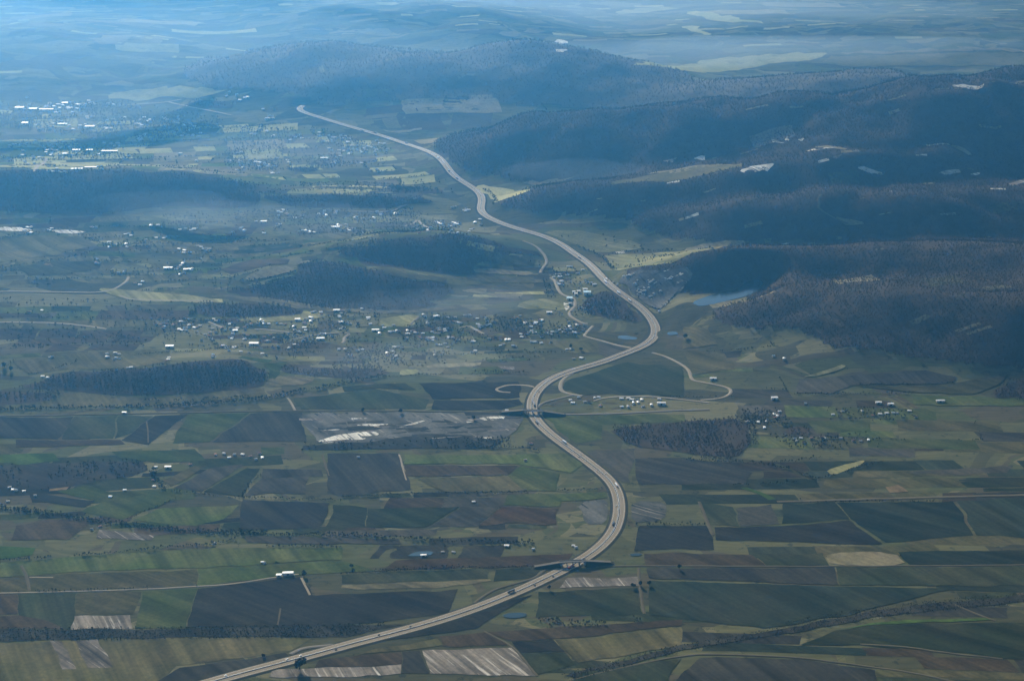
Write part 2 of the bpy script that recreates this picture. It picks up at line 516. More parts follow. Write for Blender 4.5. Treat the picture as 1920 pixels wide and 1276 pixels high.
def drape(name, poly, mat, parent, dz, wob=2.0, rounding=0, step=None, flat=False):
    """a sheet that lies on the terrain inside a world polygon"""
    poly = np.asarray(poly, float)
    if rounding: poly = round_poly(poly, rounding)
    ym = poly[:, 1].mean()
    step = step or max(10.0, ym * 0.0042)
    ext = np.ptp(poly, axis=0)
    step = max(step, math.sqrt(max(ext[0] * ext[1], 1)) / 45)
    B = densify(poly, step)
    k = wob * ym / 3500
    B = B + k * 2 * np.stack([fbm(B[:, 0], B[:, 1], 45, 3, 5), fbm(B[:, 0], B[:, 1], 45, 3, 6)], 1)
    lo, hi = B.min(0), B.max(0)
    gx, gy = np.meshgrid(np.arange(lo[0], hi[0], step), np.arange(lo[1], hi[1], step))
    G = np.stack([gx.ravel(), gy.ravel()], 1)
    G = G[inside(G, B)]
    V = [Vector(p) for p in B] + [Vector(p) for p in G]
    nb = len(B)
    vo, eo, fo, *_ = delaunay_2d_cdt(V, [(i, (i + 1) % nb) for i in range(nb)], [list(range(nb))], 1, 1e-3)
    if not fo: return None
    P = np.array([(v.x, v.y) for v in vo])
    Z = sample(P[:, 0], P[:, 1]) + dz
    if flat: Z[:] = np.percentile(Z, 60) + 0.3
    return mesh_obj(name, np.c_[P, Z], [tuple(f) for f in fo], mat, parent, True)

def ribbon(name, L, Z, offs, mat, parent=None, zoff=None):
    """strip along a line: offs = lateral positions, zoff = heights above Z"""
    nrm = normals2(L); k = len(offs)
    zoff = zoff or [0] * k
    V = np.concatenate([np.c_[L + nrm * o, Z + z] for o, z in zip(offs, zoff)])
    n = len(L)
    F = []
    for j in range(k - 1):
        a = np.arange(n - 1) + j * n
        F.append(np.stack([a, a + 1, a + 1 + n, a + n], 1))
    F = np.concatenate(F)[:, ::-1]
    return mesh_obj(name, V, F, mat, parent, True)

# ------------------------------------------------------------------ ground (one sheet to the horizon)
ox = np.array([-60000., -9500.])
XX = np.concatenate([np.repeat(ox[None], NR, 0), GX, np.repeat(-ox[None, ::-1], NR, 0)], 1)
ZZ = np.concatenate([np.zeros((NR, 2)), GZ, np.zeros((NR, 2))], 1)
XX[:, 1] = GX[:, 0] - 900; XX[:, -2] = GX[:, -1] + 900
YY = np.repeat(Yr[:, None], XX.shape[1], 1)
for yy, back in ((300., 1), (-60000., 1)):
    XX = np.vstack([XX[0:1], XX]); YY = np.vstack([np.full((1, XX.shape[1]), yy), YY]); ZZ = np.vstack([np.zeros((1, XX.shape[1])), ZZ])
for yy in (25500., 60000.):
    XX = np.vstack([XX, XX[-1:]]); YY = np.vstack([YY, np.full((1, XX.shape[1]), yy)]); ZZ = np.vstack([ZZ, np.zeros((1, XX.shape[1]))])
nr, nc = XX.shape
ii = np.arange(nr * nc).reshape(nr, nc)
F = np.stack([ii[:-1, :-1], ii[:-1, 1:], ii[1:, 1:], ii[1:, :-1]], -1).reshape(-1, 4)
ground = mesh_obj('ground', np.c_[XX.ravel(), YY.ravel(), ZZ.ravel()], F, 'ground', None, True)
structure(ground, 'rolling farmland of the wide valley with hills')

# ------------------------------------------------------------------ fields: photo outlines laid on the terrain
FIELDS = [
 ('olive',[(0,1205),(483,1193),(583,1195),(547,1220),(333,1247),(285,1290),(-40,1290),(-40,1206)]),
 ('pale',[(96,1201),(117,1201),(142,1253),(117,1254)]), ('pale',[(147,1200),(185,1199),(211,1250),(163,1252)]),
 ('dark',[(-30,1180),(250,1180),(640,1174),(760,1170),(650,1194),(480,1192),(200,1197),(-30,1203)]),
 ('dgreen',[(35,1111),(146,1110),(133,1178),(37,1178)]), ('brown',[(-40,1113),(34,1112),(34,1150),(-40,1160)]),
 ('brown',[(-40,1162),(36,1152),(90,1162),(125,1178),(-40,1179)]),
 ('olive',[(148,1110),(266,1107),(250,1149),(138,1152)]), ('pale',[(136,1154),(243,1151),(248,1178),(134,1179)]),
 ('green',[(268,1107),(366,1103),(349,1176),(253,1178)]), ('dark',[(368,1103),(562,1080),(586,1117),(640,1113),(740,1108),(860,1106),(840,1150),(640,1174),(351,1177)]),
 ('olive',[(55,1077),(333,1070),(370,1065),(366,1099),(-30,1111),(-30,1088)]), ('green',[(371,1065),(640,1050),(705,1069),(560,1077),(500,1082),(368,1098)]),
 ('green',[(0,1056),(167,1041),(400,1027),(640,1027),(640,1048),(400,1062),(117,1073),(50,1078),(-30,1084),(-30,1058)]),
 ('lush',[(-20,1022),(67,1027),(63,1040),(-20,1050)]), ('pale',[(182,993),(292,1002),(283,1013),(177,1009)]),
 ('brown',[(30,985),(93,972),(165,983),(130,1010),(20,1012)]), ('green',[(107,922),(167,910),(223,928),(177,937)]),
 ('ochre',[(117,897),(140,902),(127,918),(88,922)]), ('green',[(167,950),(267,928),(320,938),(233,973),(150,960)]),
 ('green',[(300,953),(450,948),(423,973),(367,985),(250,975)]), ('dark',[(57,925),(180,939),(160,950),(60,942)]),
 ('olive',[(300,900),(367,873),(387,872),(320,913)]), ('grey',[(325,915),(395,875),(457,872),(377,922)]),
 ('dgreen',[(380,922),(460,878),(487,877),(453,930)]), ('grey',[(457,927),(490,897),(580,893),(573,925)]),
 ('dark',[(492,878),(606,880),(610,892),(492,896)]), ('green',[(210,845),(367,842),(383,863),(300,867),(225,858)]),
 ('lush',[(-20,853),(100,848),(113,863),(50,870),(-20,868)]), ('scrub',[(-20,872),(267,862),(283,885),(85,920),(-20,913)]),
 ('grey',[(460,1005),(613,1007),(750,1010),(755,1021),(620,1020),(460,1017)]), ('dark',[(455,938),(620,942),(600,990),(450,995)]),
 ('dark',[(612,850),(745,850),(772,918),(640,930),(618,925)]), ('green',[(755,853),(1060,850),(1095,870),(1073,885),(960,869),(757,869)]),
 ('brown',[(760,871),(970,873),(957,890),(760,893)]), ('olive',[(780,897),(955,892),(985,920),(833,923)]),
 ('green',[(975,873),(1050,888),(1040,920),(988,920),(958,892)]), ('green',[(953,928),(1135,922),(1138,932),(1050,940),(1047,950),(943,948)]),
 ('red',[(940,951),(1047,953),(1044,983),(1023,985),(977,980),(900,985)]), ('dgreen',[(690,953),(860,950),(800,988),(685,988)]),
 ('grey',[(865,950),(938,951),(896,986),(805,988)]), ('dgreen',[(628,945),(688,952),(683,988),(610,990)]),
 ('gravel',[(1087,940),(1141,934),(1137,983),(1093,983)]), ('gravel',[(1187,938),(1250,940),(1243,978),(1184,978)]),
 ('red',[(740,1050),(920,1043),(1075,1037),(1065,1050),(1020,1060),(713,1070)]), ('dgreen',[(713,1073),(917,1066),(917,1087),(640,1093),(640,1077)]),
 ('tan',[(640,1095),(853,1088),(920,1086),(923,1090),(853,1100),(640,1104)]), ('dgreen',[(930,1067),(1017,1063),(997,1083),(927,1090)]),
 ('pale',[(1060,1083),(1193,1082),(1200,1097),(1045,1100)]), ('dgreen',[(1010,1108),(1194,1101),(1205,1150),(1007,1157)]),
 ('dark',[(700,1205),(860,1163),(950,1126),(1000,1112),(950,1140),(890,1178),(730,1200)]), ('dark',[(270,1290),(340,1250),(540,1224),(548,1232),(470,1254),(390,1276),(340,1290)]),  # dark embankment slopes, shade below the highway put into the colour
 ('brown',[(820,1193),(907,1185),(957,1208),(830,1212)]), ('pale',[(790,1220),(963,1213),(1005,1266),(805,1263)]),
 ('dark',[(754,1223),(783,1220),(803,1263),(754,1263)]), ('brown',[(600,1238),(673,1228),(752,1223),(752,1245),(590,1250)]),
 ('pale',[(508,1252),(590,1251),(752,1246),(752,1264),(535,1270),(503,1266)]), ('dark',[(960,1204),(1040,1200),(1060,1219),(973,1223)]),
 ('dgreen',[(974,1225),(1060,1221),(1083,1247),(1012,1263)]), ('olive',[(1043,1200),(1280,1174),(1280,1209),(1085,1243)]),
 ('brown',[(907,1184),(1140,1170),(1280,1160),(1280,1172),(1040,1198),(962,1202)]), ('olive',[(693,1220),(817,1198),(827,1210),(750,1221),(673,1226)]),
 ('grey',[(1380,953),(1447,945),(1465,983),(1385,985)]), ('teal',[(1570,943),(1790,940),(1827,1003),(1660,1017),(1593,973)]),
 ('teal',[(1797,940),(1960,932),(1960,1010),(1832,1003)]), ('dark',[(1340,988),(1470,986),(1590,976),(1655,1020),(1340,1012)]), ('tan',[(1548,1037),(1680,1033),(1700,1060),(1560,1061)]),
 ('brown',[(1210,1037),(1413,1038),(1438,1060),(1210,1060)]), ('dgreen',[(1416,1038),(1545,1037),(1556,1060),(1441,1060)]), ('teal',[(1685,1034),(1960,1030),(1960,1057),(1704,1060)]),
 ('dark',[(1212,1064),(1567,1064),(1570,1097),(1212,1083)]), ('dgreen',[(1570,1064),(1960,1061),(1960,1098),(1573,1097)]), ('teal',[(1215,1088),(1570,1100),(1780,1104),(1600,1150),(1430,1178),(1218,1150)]),
 ('lush',[(1570,1178),(1697,1161),(1847,1160),(1867,1163),(1697,1167)]), ('dgreen',[(1500,1210),(1570,1180),(1700,1169),(1960,1166),(1960,1240),(1613,1207)]),
 ('dark',[(1060,1266),(1180,1236),(1280,1208),(1400,1191),(1600,1152),(1720,1134),(1960,1112),(1960,1124),(1740,1145),(1620,1160),(1500,1182),(1400,1199),(1280,1217),(1180,1246),(1090,1270)]), ('dark',[(1310,1232),(1500,1236),(1640,1256),(1650,1290),(1250,1290)]), ('dgreen',[(1090,1262),(1280,1232),(1240,1290),(1060,1290)]),
 ('ochre',[(1660,913),(1687,908),(1700,920),(1670,925)]), ('lush',[(1390,914),(1402,913),(1457,936),(1443,937)]),
 ('olive',[(1447,871),(1460,870),(1527,896),(1513,898)]), ('grey',[(1190,860),(1280,858),(1367,870),(1413,887),(1397,907),(1200,907)]),
 ('dgreen',[(1310,943),(1376,950),(1383,985),(1327,985)]), ('dark',[(1200,985),(1322,985),(1334,1003),(1336,1030),(1190,1030)]), ('teal',[(1470,944),(1566,942),(1590,973),(1470,982)]),
 ('meadow',[(1545,880),(1590,868),(1630,862),(1600,876),(1560,890)]), ('grey',[(1690,885),(1780,880),(1900,872),(1890,886),(1780,890)]),
 ('olive',[(23,678),(200,658),(317,655),(320,682),(240,692),(133,692),(53,702)]), ('olive',[(67,730),(267,747),(493,727),(500,742),(267,762),(117,763),(33,762)]),
 ('tan',[(267,746),(367,748),(493,729),(490,737),(283,754)]), ('green',[(493,682),(540,678),(520,712),(503,708),(503,692)]),
 ('tan',[(493,715),(533,705),(587,708),(580,720),(493,728)]), ('dark',[(-20,783),(133,781),(133,802),(110,822),(-20,822)]),
 ('dgreen',[(137,780),(220,779),(213,822),(117,822)]), ('dark',[(287,779),(353,776),(320,802),(277,833),(230,825)]), ('dgreen',[(223,779),(284,779),(245,812),(217,822)]),
 ('green',[(356,776),(467,774),(393,827),(322,831)]), ('dark',[(397,828),(470,775),(565,773),(573,828)]), ('brown',[(27,825),(228,824),(235,832),(33,838)]),
 ('dgreen',[(553,745),(640,738),(700,730),(805,750),(800,767),(562,768)]), ('dgreen',[(640,724),(757,718),(783,730),(700,729),(645,736)]),
 ('dark',[(787,718),(973,715),(977,745),(810,748)]), ('dark',[(815,751),(973,748),(983,758),(940,768),(812,768)]),
 ('gravel',[(560,773),(773,773),(965,776),(983,782),(973,802),(940,825),(740,828),(600,832),(572,800)]),
 ('white',[(596,826),(625,818),(660,812),(700,809),(712,813),(700,817),(670,818),(690,822),(650,827),(605,830)]), ('white',[(895,784),(920,781),(943,780),(948,785),(910,789)]), ('pale',[(870,788),(900,785),(890,790)]), ('white',[(876,820),(905,817),(924,819),(905,823)]), ('white',[(660,797),(700,793),(732,794),(700,798)]), ('white',[(600,807),(640,805),(632,808)]), ('white',[(745,799),(790,788),(800,789),(760,799)]),
 ('dark',[(648,800),(696,798),(720,802),(693,808),(655,809)]), ('dark',[(832,785),(871,798),(854,804),(840,799)]), ('dark',[(870,772),(945,773),(940,778),(875,779)]), ('dark',[(760,806),(800,800),(810,806),(770,812)]),
 ('dark',[(570,836),(700,827),(800,815),(870,814),(940,826),(920,840),(570,843)]),
 ('pale',[(931,687),(963,687),(966,693),(935,692)]), ('tan',[(800,685),(907,678),(900,685),(813,692)]), ('meadow',[(753,692),(787,692),(783,702),(753,703)]),
 ('dgreen',[(1067,712),(1173,680),(1280,687),(1280,742),(1090,738),(1058,728)]), ('green',[(1022,779),(1280,776),(1280,790),(1133,795),(1127,822),(1083,830),(1045,806)]),
 ('grey',[(1100,845),(1190,840),(1190,858),(1180,905),(1165,905),(1140,880)]), ('meadow',[(973,565),(1062,557),(1070,566),(1062,582),(973,578)]), ('white',[(1055,568),(1066,566),(1066,576),(1058,582)]),
 ('olive',[(1090,622),(1200,624),(1197,648),(1160,645),(1097,630)]), ('olive',[(1007,638),(1120,642),(1120,662),(1073,662)]), ('grey',[(1123,643),(1183,655),(1133,672),(1123,665)]),
 ('meadow',[(707,612),(713,598),(787,588),(773,612)]), ('tan',[(863,542),(913,540),(910,550),(870,548)]), ('tan',[(915,548),(990,553),(967,560),(913,554)]), ('tan',[(887,505),(990,507),(1007,515),(893,512)]),
 ('olive',[(893,516),(1000,519),(1005,530),(900,530)]), ('olive',[(870,532),(1000,532),(1000,545),(920,540)]),
 ('meadow',[(1010,432),(1107,432),(1207,458),(1200,468),(1123,475),(1078,458)]), ('meadow',[(1133,476),(1280,472),(1395,452),(1390,462),(1280,486),(1165,513),(1142,500)]),
 ('tan',[(1280,468),(1327,455),(1390,452),(1398,458),(1363,465),(1280,483)]), ('grey',[(1490,735),(1503,710),(1613,703),(1740,697),(1793,708),(1790,718),(1600,722),(1560,737)]),
 ('olive',[(1605,724),(1795,719),(1893,697),(1867,722),(1827,738),(1713,735)]), ('meadow',[(1500,707),(1573,685),(1590,687),(1543,702)]), ('green',[(1513,790),(1627,787),(1633,808),(1527,813)]),
 ('olive',[(1280,612),(1327,618),(1347,645),(1280,655)]), ('olive',[(1280,658),(1360,662),(1380,692),(1303,702)]), ('green',[(1713,740),(1960,749),(1960,762),(1713,758)]),
 ('olive',[(-20,445),(95,442),(155,445),(185,462),(95,480),(-20,498)]), ('olive',[(30,502),(85,492),(150,490),(195,492),(187,505),(160,510),(50,517)]), ('brown',[(75,460),(115,455),(110,470),(70,475)]), ('ochre',[(82,495),(95,492),(100,499),(88,502)]),
 ('white',[(100,431),(132,430),(165,435),(135,439),(107,437)]), ('white',[(-5,426),(60,428),(62,434),(-5,434)]),
 ('tan',[(457,520),(486,507),(548,497),(556,507),(509,520),(465,526)]), ('meadow',[(452,536),(554,513),(556,516),(501,528),(496,536)]), ('tan',[(400,540),(434,536),(426,542),(400,544)]), ('tan',[(556,492),(588,487),(590,490),(559,497)]), ('brown',[(413,505),(480,485),(545,487),(540,495),(430,515)]),
 ('green',[(627,487),(668,483),(692,502),(658,497)]), ('olive',[(697,502),(754,504),(765,513),(838,521),(835,531),(765,523),(723,517)]), ('grey',[(759,453),(785,450),(806,463),(790,463)]), ('olive',[(616,465),(629,455),(739,450),(712,461)]),
 ('tan',[(400,552),(525,560),(616,578),(752,584),(890,570),(890,575),(752,590),(600,584),(500,568),(400,558)]), ('meadow',[(170,540),(240,543),(420,560),(420,568),(300,566),(230,560)]), ('meadow',[(440,588),(560,582),(620,590),(600,598),(450,605)]),
 # valley beside the highway, meadows on the spur
 ('meadow',[(885,346),(950,348),(1000,355),(962,370),(938,383),(925,370)]), ('tan',[(975,345),(1085,328),(1080,335),(1000,350)]),
 ('olive',[(1150,342),(1260,321),(1395,306),(1390,313),(1310,331),(1290,336),(1150,347)]), ('tan',[(1200,327),(1300,312),(1390,307),(1300,319)]),
 ('white',[(1380,323),(1415,312),(1457,308),(1445,316),(1400,327)]), ('white',[(1600,318),(1625,315),(1656,321),(1632,324)]), ('white',[(1640,324),(1652,321),(1658,326),(1648,327)]), ('white',[(1755,323),(1795,315),(1802,325),(1770,328)]),
 ('white',[(1510,283),(1560,279),(1562,282),(1515,285)]), ('white',[(1445,260),(1470,266),(1465,271),(1450,268)]), ('white',[(1490,266),(1507,263),(1500,270)]), ('white',[(1478,259),(1492,256),(1484,263)]), ('white',[(1818,328),(1842,324),(1835,331)]), ('pale',[(1238,302),(1262,297),(1255,305)]), ('white',[(1300,297),(1322,292),(1315,300)]),
 ('pale',[(1548,296),(1578,288),(1560,297)]), ('tan',[(1515,272),(1560,276),(1600,283),(1560,283)]), ('white',[(1770,160),(1810,157),(1845,158),(1835,166),(1790,166)]), ('tan',[(1860,155),(1925,150),(1925,156),(1870,160)]),
 ('gravel',[(1152,526),(1230,507),(1285,500),(1300,516),(1262,552),(1240,582),(1215,572),(1182,545)]), ('pale',[(1260,538),(1283,535),(1276,546),(1264,548)]), ('tan',[(1790,272),(1808,272),(1830,292),(1806,288)]), ('pale',[(1890,345),(1925,335),(1925,342),(1895,350)]), ('tan',[(1566,408),(1590,414),(1625,418),(1600,426),(1585,424)]),
 ('tan',[(780,262),(818,258),(822,266),(790,272)]), ('tan',[(720,244),(800,242),(800,247),(725,249)]), ('pale',[(860,146),(890,138),(892,143),(866,150)]), ('tan',[(600,128),(604,125),(613,131),(609,134)]),
 ('meadow',[(200,178),(260,168),(340,163),(420,170),(400,178),(300,186),(200,188)]), ('tan',[(183,155),(245,153),(250,160),(190,160)]),
 ('tan',[(936,66),(945,60),(958,58),(975,63),(968,66),(972,69),(942,69)]), ('tan',[(985,58),(1010,51),(1012,62),(988,62)]), ('tan',[(3,147),(25,144),(46,149),(10,150)]), ('white',[(1043,76),(1068,74),(1062,82),(1045,80)]), ('white',[(1045,95),(1065,94),(1063,100),(1047,99)]),
 ('meadow',[(1180,120),(1300,112),(1500,101),(1560,100),(1540,112),(1420,122),(1200,125)]), ('tan',[(1560,98),(1760,93),(1925,94),(1925,99),(1600,103)]), ('olive',[(1560,106),(1925,102),(1925,124),(1600,126),(1540,118)]),
 ('meadow',[(1280,50),(1300,47),(1330,62),(1326,69),(1290,58)]), ('meadow',[(1280,22),(1340,25),(1420,40),(1440,47),(1330,38)]), ('olive',[(1130,40),(1240,36),(1290,44),(1180,48)]), ('meadow',[(1150,20),(1250,12),(1270,18),(1170,28)]),
 ('meadow',[(700,6),(740,4),(745,9),(705,11)]), ('meadow',[(280,90),(320,88),(330,97),(290,98)]), ('tan',[(160,70),(230,75),(230,85),(180,84)]), ('olive',[(380,100),(450,96),(460,106),(390,108)]),
]
def lift(P):
    return 0.22 + P[:, 1].mean() * 0.00008 + 0.7 * min(1.0, float(sample(P[:, 0], P[:, 1], HILL).max()) / 60)
FIELD_POLYS = []
for k, (kind, pts) in enumerate(FIELDS):
    P = ground_at(pts)
    FIELD_POLYS.append(P)
    d = lift(P)
    nm = {'gravel': 'gravel_patch', 'white': 'bare_patch', 'meadow': 'meadow', 'scrub': 'heath', 'pale': 'stubble_field'}.get(kind, 'field')
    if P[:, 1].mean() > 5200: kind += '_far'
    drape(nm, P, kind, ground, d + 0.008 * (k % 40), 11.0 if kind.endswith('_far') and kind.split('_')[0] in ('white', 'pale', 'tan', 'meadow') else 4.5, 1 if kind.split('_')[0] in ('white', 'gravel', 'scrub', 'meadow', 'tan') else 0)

# smaller parcels of the left valley: strips split at random, kept where nothing else is traced
def parcels(px_poly, ang, su, sv, kinds, fill=0.85, seed=1, cap=60):
    R = random.Random(seed)
    W = ground_at(px_poly)
    c, s = math.cos(ang), math.sin(ang)
    rot = W @ np.array([[c, -s], [s, c]])
    lo, hi = rot.min(0), rot.max(0)
    n = 0; v = lo[1]
    while v < hi[1] and n < cap:
        dv = sv * R.uniform(0.6, 1.5); u = lo[0] + R.uniform(-su, 0)
        while u < hi[0] and n < cap:
            du = su * R.uniform(0.5, 1.7)
            sk = R.uniform(-.15, .15) * dv
            q = np.array([(u, v), (u + du - 4, v + R.uniform(-4, 4)), (u + du - 4 + sk, v + dv - 4), (u + sk, v + dv - 4 + R.uniform(-4, 4))])
            q = q @ np.array([[c, s], [-s, c]])
            cen = q.mean(0)[None]
            if R.random() < fill and inside(cen, W)[0] and not any(abs(f[:, 1].mean() - cen[0, 1]) < 900 and inside(cen, f)[0] for f in FIELD_POLYS) and np.hypot(*(HWY - cen).T).min() > 0.6 * du + 25:
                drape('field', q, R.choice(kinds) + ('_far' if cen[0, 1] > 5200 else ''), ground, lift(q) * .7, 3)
                n += 1
            u += du
        v += dv
parcels([(0,206),(420,236),(545,228),(690,258),(800,300),(815,330),(560,335),(440,328),(0,318)], 0.15, 190, 120, ['meadow', 'meadow', 'olive', 'green', 'tan', 'meadow'], 0.6, 3, 50)
parcels([(480,338),(830,335),(850,362),(720,366),(500,362)], -0.1, 110, 60, ['olive', 'meadow', 'olive', 'grey'], 0.85, 5, 26)
parcels([(190,420),(330,425),(450,440),(600,455),(560,480),(440,505),(330,510),(230,480),(190,462)], 0.12, 150, 60, ['green', 'olive', 'olive', 'brown', 'dgreen'], 0.85, 7, 34)
parcels([(0,575),(280,572),(350,590),(290,640),(0,650)], 0.05, 170, 60, ['brown', 'olive', 'dgreen', 'brown', 'green'], 0.8, 9, 26)
parcels([(840,455),(930,470),(1000,470),(1010,560),(890,560),(900,500)], 0.05, 110, 38, ['olive', 'meadow', 'brown', 'grey'], 0.7, 11, 14)
parcels([(1400,740),(1900,765),(1900,850),(1650,855),(1420,790)], -0.05, 190, 55, ['olive', 'dgreen', 'grey', 'green'], 0.7, 13, 18)
parcels([(560,395),(880,400),(960,440),(760,440),(520,425)], 0.05, 130, 60, ['olive', 'meadow', 'green', 'grey'], 0.6, 15, 16)
parcels([(220,215),(0,140),(0,6),(500,6),(560,60),(380,140)], 0.1, 300, 150, ['olive', 'meadow', 'meadow', 'tan'], 0.16, 17, 30)
parcels([(1000,4),(1910,4),(1910,85),(1400,85),(1000,60)], 0.0, 420, 150, ['olive', 'meadow', 'meadow', 'tan', 'olive'], 0.12, 19, 18)
parcels([(560,178),(700,172),(860,180),(1060,184),(900,225),(800,245),(640,225)], 0.1, 260, 130, ['brown', 'scrub', 'tan', 'grey', 'olive'], 0.7, 23, 26)
parcels([(1250,330),(1900,330),(1900,620),(1400,600),(1250,440)], 0.2, 130, 60, ['scrub', 'tan', 'brown', 'grey', 'olive'], 0.035, 29, 30)
parcels([(1150,215),(1900,170),(1900,300),(1200,280)], 0.1, 150, 70, ['scrub', 'tan', 'brown', 'pale'], 0.06, 31, 22)

# countless narrow strips of the far side of the valley: joined, one part for each crop; hedges follow some of their edges
HEDGES = []
FBOX = [(f.min(0), f.max(0), f) for f in FIELD_POLYS]
def strips(px_poly, ang, su, sv, kinds, fill, seed, hedge=0.25, over=False):
    R = random.Random(seed)
    W = ground_at(px_poly)
    c, s = math.cos(ang), math.sin(ang)
    rot = W @ np.array([[c, -s], [s, c]])
    lo, hi = rot.min(0), rot.max(0)
    acc = {}
    v = lo[1]
    while v < hi[1]:
        dv = sv * R.uniform(0.5, 1.6); u = lo[0] + R.uniform(-su, 0)
        while u < hi[0]:
            du = su * R.uniform(0.4, 1.8); sk = R.uniform(-.3, .3) * dv
            q = np.array([(u, v), (u + du - 3, v + R.uniform(-6, 6)), (u + du - 3 + sk, v + dv - 3), (u + sk, v + dv - 3 + R.uniform(-6, 6))]) @ np.array([[c, s], [-s, c]])
            u += du
            h1, h2, fl = R.random() < hedge, R.random() < hedge * .5, R.random() < fill
            if not (h1 or h2 or fl): continue
            cen = q.mean(0)[None]; cx_, cy_ = cen[0]
            if not inside(cen, W)[0]: continue
            if not over and any(lo_[0] < cx_ < hi_[0] and lo_[1] < cy_ < hi_[1] and inside(cen, f)[0] for lo_, hi_, f in FBOX): continue
            if np.min((HWY[:, 0] - cx_) ** 2 + (HWY[:, 1] - cy_) ** 2) < (0.6 * du + 22) ** 2: continue
            if h1: HEDGES.append((q[0], q[1]))
            if h2: HEDGES.append((q[1], q[2]))
            if fl: acc.setdefault(R.choice(kinds), []).append(q)
        v += dv
    for kind, qs in acc.items():
        V, F = [], []
        for q in qs:
            nu_, nv_ = 5, 4
            a = np.linspace(0, 1, nu_)[None, :, None]; b = np.linspace(0, 1, nv_)[:, None, None]
            G_ = (q[0] * (1 - a) + q[1] * a) * (1 - b) + (q[3] * (1 - a) + q[2] * a) * b
            G_ = G_.reshape(-1, 2)
            G_ = G_ + 5 * np.stack([fbm(G_[:, 0], G_[:, 1], 45, 3, 5), fbm(G_[:, 0], G_[:, 1], 45, 3, 6)], 1)
            k = len(V)
            V += [tuple(x) for x in np.c_[G_, sample(G_[:, 0], G_[:, 1]) + (lift(q) + .45 if over else lift(q) * .6)]]
            F += [(k + j * nu_ + i, k + j * nu_ + i + 1, k + (j + 1) * nu_ + i + 1, k + (j + 1) * nu_ + i) for j in range(nv_ - 1) for i in range(nu_ - 1)]
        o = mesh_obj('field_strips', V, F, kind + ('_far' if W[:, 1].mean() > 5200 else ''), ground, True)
        o['kind'] = 'stuff'
strips([(-10,206),(420,236),(545,228),(690,258),(800,300),(830,350),(740,366),(480,362),(440,328),(-10,318)], 0.15, 110, 55, ['meadow', 'meadow', 'olive', 'meadow', 'tan', 'grey', 'green'], 0.72, 103, 0.3)
strips([(-10,405),(330,405),(560,400),(870,400),(960,440),(640,455),(560,480),(440,545),(240,540),(-10,545)], 0.12, 120, 48, ['green', 'olive', 'olive', 'brown', 'olive', 'meadow', 'grey'], 0.6, 107, 0.3)
strips([(-10,570),(350,572),(330,660),(-10,675)], 0.05, 130, 40, ['brown', 'olive', 'dgreen', 'brown', 'green', 'grey'], 0.6, 109, 0.22)
strips([(320,600),(1000,590),(1100,640),(1000,690),(640,705),(330,660)], 0.05, 70, 34, ['olive', 'green', 'brown', 'dgreen', 'meadow'], 0.4, 111, 0.2)
strips([(840,455),(990,465),(1060,500),(1060,560),(890,565)], 0.05, 80, 30, ['olive', 'meadow', 'brown', 'grey'], 0.6, 113, 0.3)
strips([(1240,610),(1380,650),(1500,740),(1960,760),(1960,870),(1420,860),(1400,760),(1300,740)], -0.05, 120, 40, ['olive', 'dgreen', 'grey', 'green', 'brown'], 0.5, 115, 0.22)
strips([(-10,840),(600,840),(600,1000),(-10,1000)], 0.12, 120, 40, ['dgreen', 'olive', 'brown', 'dark', 'green'], 0.78, 117, 0.12)
strips([(620,925),(1100,925),(1100,1040),(620,1040)], 0.03, 140, 34, ['dgreen', 'brown', 'dark', 'grey'], 0.78, 119, 0.1)
strips([(1180,870),(1960,860),(1960,1050),(1180,1050)], 0.02, 170, 34, ['dgreen', 'teal', 'dark', 'brown', 'olive'], 0.78, 121, 0.1)
strips([(1000,1090),(1960,1070),(1960,1290),(1000,1290)], -0.05, 170, 30, ['dgreen', 'teal', 'dark', 'brown', 'olive'], 0.78, 123, 0.06)
strips([(1420,545),(1880,525),(1880,620),(1480,640)], 0.3, 45, 18, ['grey', 'tan', 'brown'], 0.10, 125, 0.0)
strips([(560,175),(1080,184),(900,225),(800,245),(640,225)], 0.1, 170, 80, ['brown', 'scrub', 'tan', 'grey', 'olive'], 0.45, 127, 0.15)

strips([(1180,300),(1500,240),(1900,240),(1900,345),(1250,345)], 0.15, 45, 14, ['white', 'pale', 'tan', 'pale'], 0.04, 131, 0.0)
strips([(1420,165),(1920,155),(1920,235),(1300,235)], 0.1, 50, 16, ['white', 'pale', 'tan', 'tan'], 0.018, 133, 0.0)
strips([(960,400),(1250,345),(1900,345),(1900,480),(1300,470)], 0.15, 38, 12, ['white', 'pale', 'tan', 'tan'], 0.018, 135, 0.0)
strips([(0,6),(1910,6),(1910,90),(1100,85),(560,60),(300,130),(0,140)], 0.05, 100, 34, ['tan', 'meadow', 'meadow', 'olive'], 0.06, 137, 0.0)

strips([(575,780),(960,780),(965,800),(930,822),(610,828)], 0.12, 42, 9, ['white', 'dark', 'pale', 'gravel', 'grey', 'dark'], 0.30, 141, 0.0, True)
strips([(1190,510),(1280,502),(1290,520),(1240,575),(1200,550)], 0.5, 18, 6, ['white', 'pale', 'gravel'], 0.25, 143, 0.0, True)

# ------------------------------------------------------------------ water
for (nm, pts, lab), (P, lev) in zip(PONDS, POND_POLYS):
    o = drape(nm, P, 'water', None, 0.0, 0.6, 2)
    for v in o.data.vertices: v.co.z = lev
    structure(o, lab)

